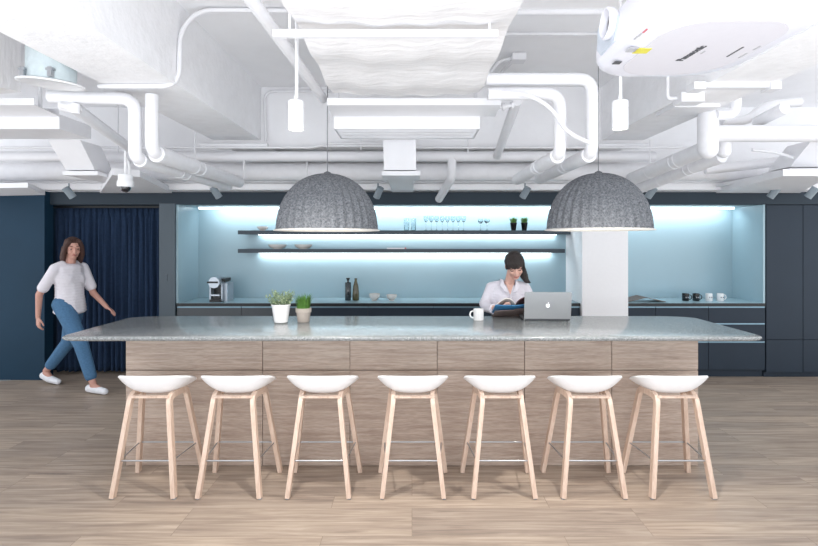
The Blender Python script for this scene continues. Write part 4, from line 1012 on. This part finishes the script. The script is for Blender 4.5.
# magazine in her hands
def magazine():
    t = thing('held_magazine', 'open magazine with a blue cover held by the reading woman', 'magazine', tuple(P(513.5, 318, 4.19)), 0)
    o = Vector(t.location)
    def leaf(name, s, prof, ybk, m, th=.004, w=.20, L=.25):
        # prof: heights across the width, leaf tilted: edge nearer the camera is raised
        g = new_bm(); n = 14; m_ = 6; A = []; B = []
        for i in range(n+1):
            u = i/n
            for j in range(m_+1):
                v = j/m_
                base = Vector((s*u*w, -.10+L*v*.82+ybk, .118-.095*v + prof(u)))
                A.append(g.verts.new(base)); B.append(g.verts.new(base+Vector((0, .002, th))))
        W = m_+1
        for i in range(n):
            for j in range(m_):
                a = i*W+j; g.faces.new((A[a], A[a+W], A[a+W+1], A[a+1])); g.faces.new((B[a], B[a+1], B[a+W+1], B[a+W]))
            a = i*W; g.faces.new((A[a], B[a], B[a+W], A[a+W])); a = i*W+m_; g.faces.new((A[a], A[a+W], B[a+W], B[a]))
        for j in range(m_):
            g.faces.new((A[j], A[j+1], B[j+1], B[j])); a = n*W+j; g.faces.new((A[a], B[a], B[a+1], A[a+1]))
        finish(name, g, m, t, smooth=True)
    # spine slightly left of the middle of the photo's book
    leaf('cover', -1, lambda u: -.004+.004*u, 0, M['mag_blue'], .003, .165)
    leaf('cover', 1, lambda u: -.004+.022*u, 0, M['mag_blue'], .003, .17)
    leaf('pages', -1, lambda u: .004+.055*math.sin(PI*min(1, u*1.05))**.8*(1-.35*u), .012, M['page'], .006, .155)
    leaf('pages', 1, lambda u: .004+.060*math.sin(PI*min(1, u*.8))**.7, .012, M['page_red'], .006, .16)
    leaf('back_print', -1, lambda u: -.045-.01*u, .045, M['mag_pic'], .003, .160)
    leaf('back_print', 1, lambda u: -.040+.014*u, .045, M['mag_pic'], .003, .160)
magazine()

# ---- walking woman (local x = walking direction)
def walker():
    cx = -3.83; t = thing('person', 'walking woman in a white tee and blue jeans before the navy curtain', 'person', (cx, 5.70, 0), math.radians(-14))
    # local: x forward (photo right), y left (away from the camera)
    body = new_bm(); head = Vector((.05, 0, 1.565))
    H = Matrix.Translation(head) @ Matrix.Rotation(math.radians(-32), 4, 'Z') @ Matrix.Rotation(math.radians(8), 4, 'Y')
    head_blobs(body, H)
    limb(body, [(.0, 0, 1.36), (.02, 0, 1.42), (.035, 0, 1.50)], [.058, .050, .052])
    for y in (-.11, 0, .11): limb(body, [(0, y, 1.34), (0, y*.6, 1.12), (0, y*.7, .95)], [.045, .05, .06])
    FR = [(.0, -.08, .93), (.26, -.09, .52), (.42, -.09, .10)]       # right leg forward (camera side)
    FL_ = [(.0, .08, .93), (-.11, .09, .50), (-.43, .09, .15)]
    for L in (FR, FL_): limb(body, L, [.085, .052, .036])
    limb(body, [(.42, -.09, .085), (.54, -.09, .04)], [.036, .028]); limb(body, [(-.43, .09, .13), (-.33, .09, .04)], [.036, .028])
    # right arm (camera side) hangs back, left arm forward
    RA = [(-.02, -.17, 1.33), (-.16, -.22, 1.07), (-.20, -.20, .82)]
    LA = [(.02, .17, 1.33), (.10, .22, 1.05), (.34, .17, .90)]
    limb(body, RA, [.046, .036, .024]); limb(body, LA, [.046, .036, .024])
    hand(body, RA[-1], (.05, 0, -1), (.3, 1, 0), 1, .45, .95); hand(body, LA[-1], (.9, -.1, -.4), (0, -.5, -1), 1, .35, .95)
    solid('body', body, M['skin'], t, .0045, 3)
    face_parts(t, H, M['brow'], False)
    g = new_bm()
    for k in range(17):
        z = 1.36-.49*k/16; blob_add(g, (.01*(k/16), 0, z), (.108+.040*(k/16), .165+.012*math.sin(k*.5), .05))
    for s, A in ((-1, RA), (1, LA)): limb(g, [A[0], Vector(A[0]).lerp(Vector(A[1]), .72)], [.056, .060])
    blob_add(g, (.045, -.06, 1.22), (.075, .085, .10)); blob_add(g, (.045, .06, 1.22), (.075, .085, .10))
    limb(g, [(0, -.09, 1.39), (-.02, -.16, 1.35)], [.045, .055]); limb(g, [(0, .09, 1.39), (.02, .16, 1.35)], [.045, .055])
    solid('tee_shirt', g, M['tee'], t, .008, 7)
    g = new_bm()
    for L in (FR, FL_):
        L2 = [Vector(L[0])+Vector((0, 0, .02)), Vector(L[1]), Vector(L[1]).lerp(Vector(L[2]), .78)]; limb(g, L2, [.108, .075, .062])
    solid('jeans', g, M['jeans'], t, .008, 5)
    for pts in ([(.37, -.09, .055), (.46, -.09, .048), (.58, -.095, .036)], [(-.465, .09, .095), (-.38, .09, .062), (-.26, .09, .036)]):
        g = new_bm(); limb(g, pts, [.044, .044, .034]); solid('shoe', g, M['shoe'], t, .006, 4)
    g = new_bm()
    def hb(c, r): blob_add(g, H @ Vector(c), r, H.to_3x3())
    hb((-.022, 0, .043), (.102, .090, .092)); hb((-.035, 0, -.01), (.085, .090, .09))
    for s in (-1, 1):
        limb(g, [H @ Vector((.05, s*.045, .09)), H @ Vector((.045, s*.078, .03)), H @ Vector((.02, s*.090, -.06)), H @ Vector((.015, s*.085, -.15))], [.026, .022, .024, .010])
    for k in range(9):
        a = PI/2+PI*k/8; limb(g, [H @ Vector((-.03+.06*math.cos(a), .07*math.sin(a), .0)), H @ Vector((-.04+.065*math.cos(a), .085*math.sin(a), -.10)), H @ Vector((-.05+.07*math.cos(a), .085*math.sin(a), -.19-.01*(k % 2)))], [.035, .032, .012])
    solid('hair', g, M['hair_brown'], t, .006, 2)
walker()

# small socket plate on the grey upright
tag(finish('switch_plate', bx(-2.975, -2.94, 6.122, 6.13, 1.17, 1.25), M['panel'], bevel=.002), 'tiny grey switch plate on the upright left of the niche', 'switch')

# ================================================================ LIGHT
WORLD = (1.95, 1.42)
W = bpy.data.worlds.new('World'); S.world = W; W.use_nodes = True
bg = W.node_tree.nodes['Background']; bg.inputs[0].default_value = (.93, .96, 1.0, 1)
_N, _L = W.node_tree.nodes.new, W.node_tree.links        # background light, made brighter below the horizon to lift the ceiling
_tc = _N('ShaderNodeTexCoord'); _sp = _N('ShaderNodeSeparateXYZ'); _mr = _N('ShaderNodeMapRange')
_L.new(_tc.outputs['Generated'], _sp.inputs[0]); _L.new(_sp.outputs['Z'], _mr.inputs['Value'])
_mr.inputs['From Min'].default_value = -.5; _mr.inputs['From Max'].default_value = .3; _mr.inputs['To Min'].default_value = WORLD[0]; _mr.inputs['To Max'].default_value = WORLD[1]
_L.new(_mr.outputs[0], bg.inputs[1])
def area(name, loc, rot, sx, sy, e, col=(1, 1, 1)):
    L = bpy.data.lights.new(name, 'AREA'); L.shape = 'RECTANGLE'; L.size = sx; L.size_y = sy; L.energy = e; L.color = col
    o = bpy.data.objects.new(name, L); COL.objects.link(o); o.location = loc; o.rotation_euler = rot; return o
cool = (.93, .98, 1)
# added unseen fill light behind the camera, brightens the ceiling
area('ceiling_fill', (0, -.6, 1.2), (math.radians(145), 0, 0), 4.0, .5, 52, (.97, .98, 1))
# led light under shelves and niche top (tilted a little to the wall)
area('niche_light', (-.26, 6.60, 2.06), (math.radians(20), 0, 0), 4.7, .03, 13, cool)
area('niche_light', (3.4, 6.60, 2.06), (math.radians(20), 0, 0), 1.5, .03, 4.5, cool)
area('shelf_light', (-.05, 6.70, 1.724), (math.radians(20), 0, 0), 3.9, .02, 4, cool)
area('shelf_light', (-.08, 6.70, 1.487), (math.radians(20), 0, 0), 3.85, .02, 7.5, cool)

S.view_settings.view_transform = 'Standard'; S.view_settings.look = 'None'; S.view_settings.gamma = 1
S.view_settings.use_curve_mapping = False; S.view_settings.exposure = .2
# ================================================================ CAMERA
cd = bpy.data.cameras.new('Camera'); cam = bpy.data.objects.new('Camera', cd); COL.objects.link(cam)
cam.location = (0, 0, EYE); cam.rotation_euler = (PI/2, 0, 0)
cd.sensor_width = 36; cd.lens = F/818*36
cd.shift_x = -(CX-409)/818; cd.shift_y = (CY-273)/818
cd.clip_start = .05
S.camera = cam
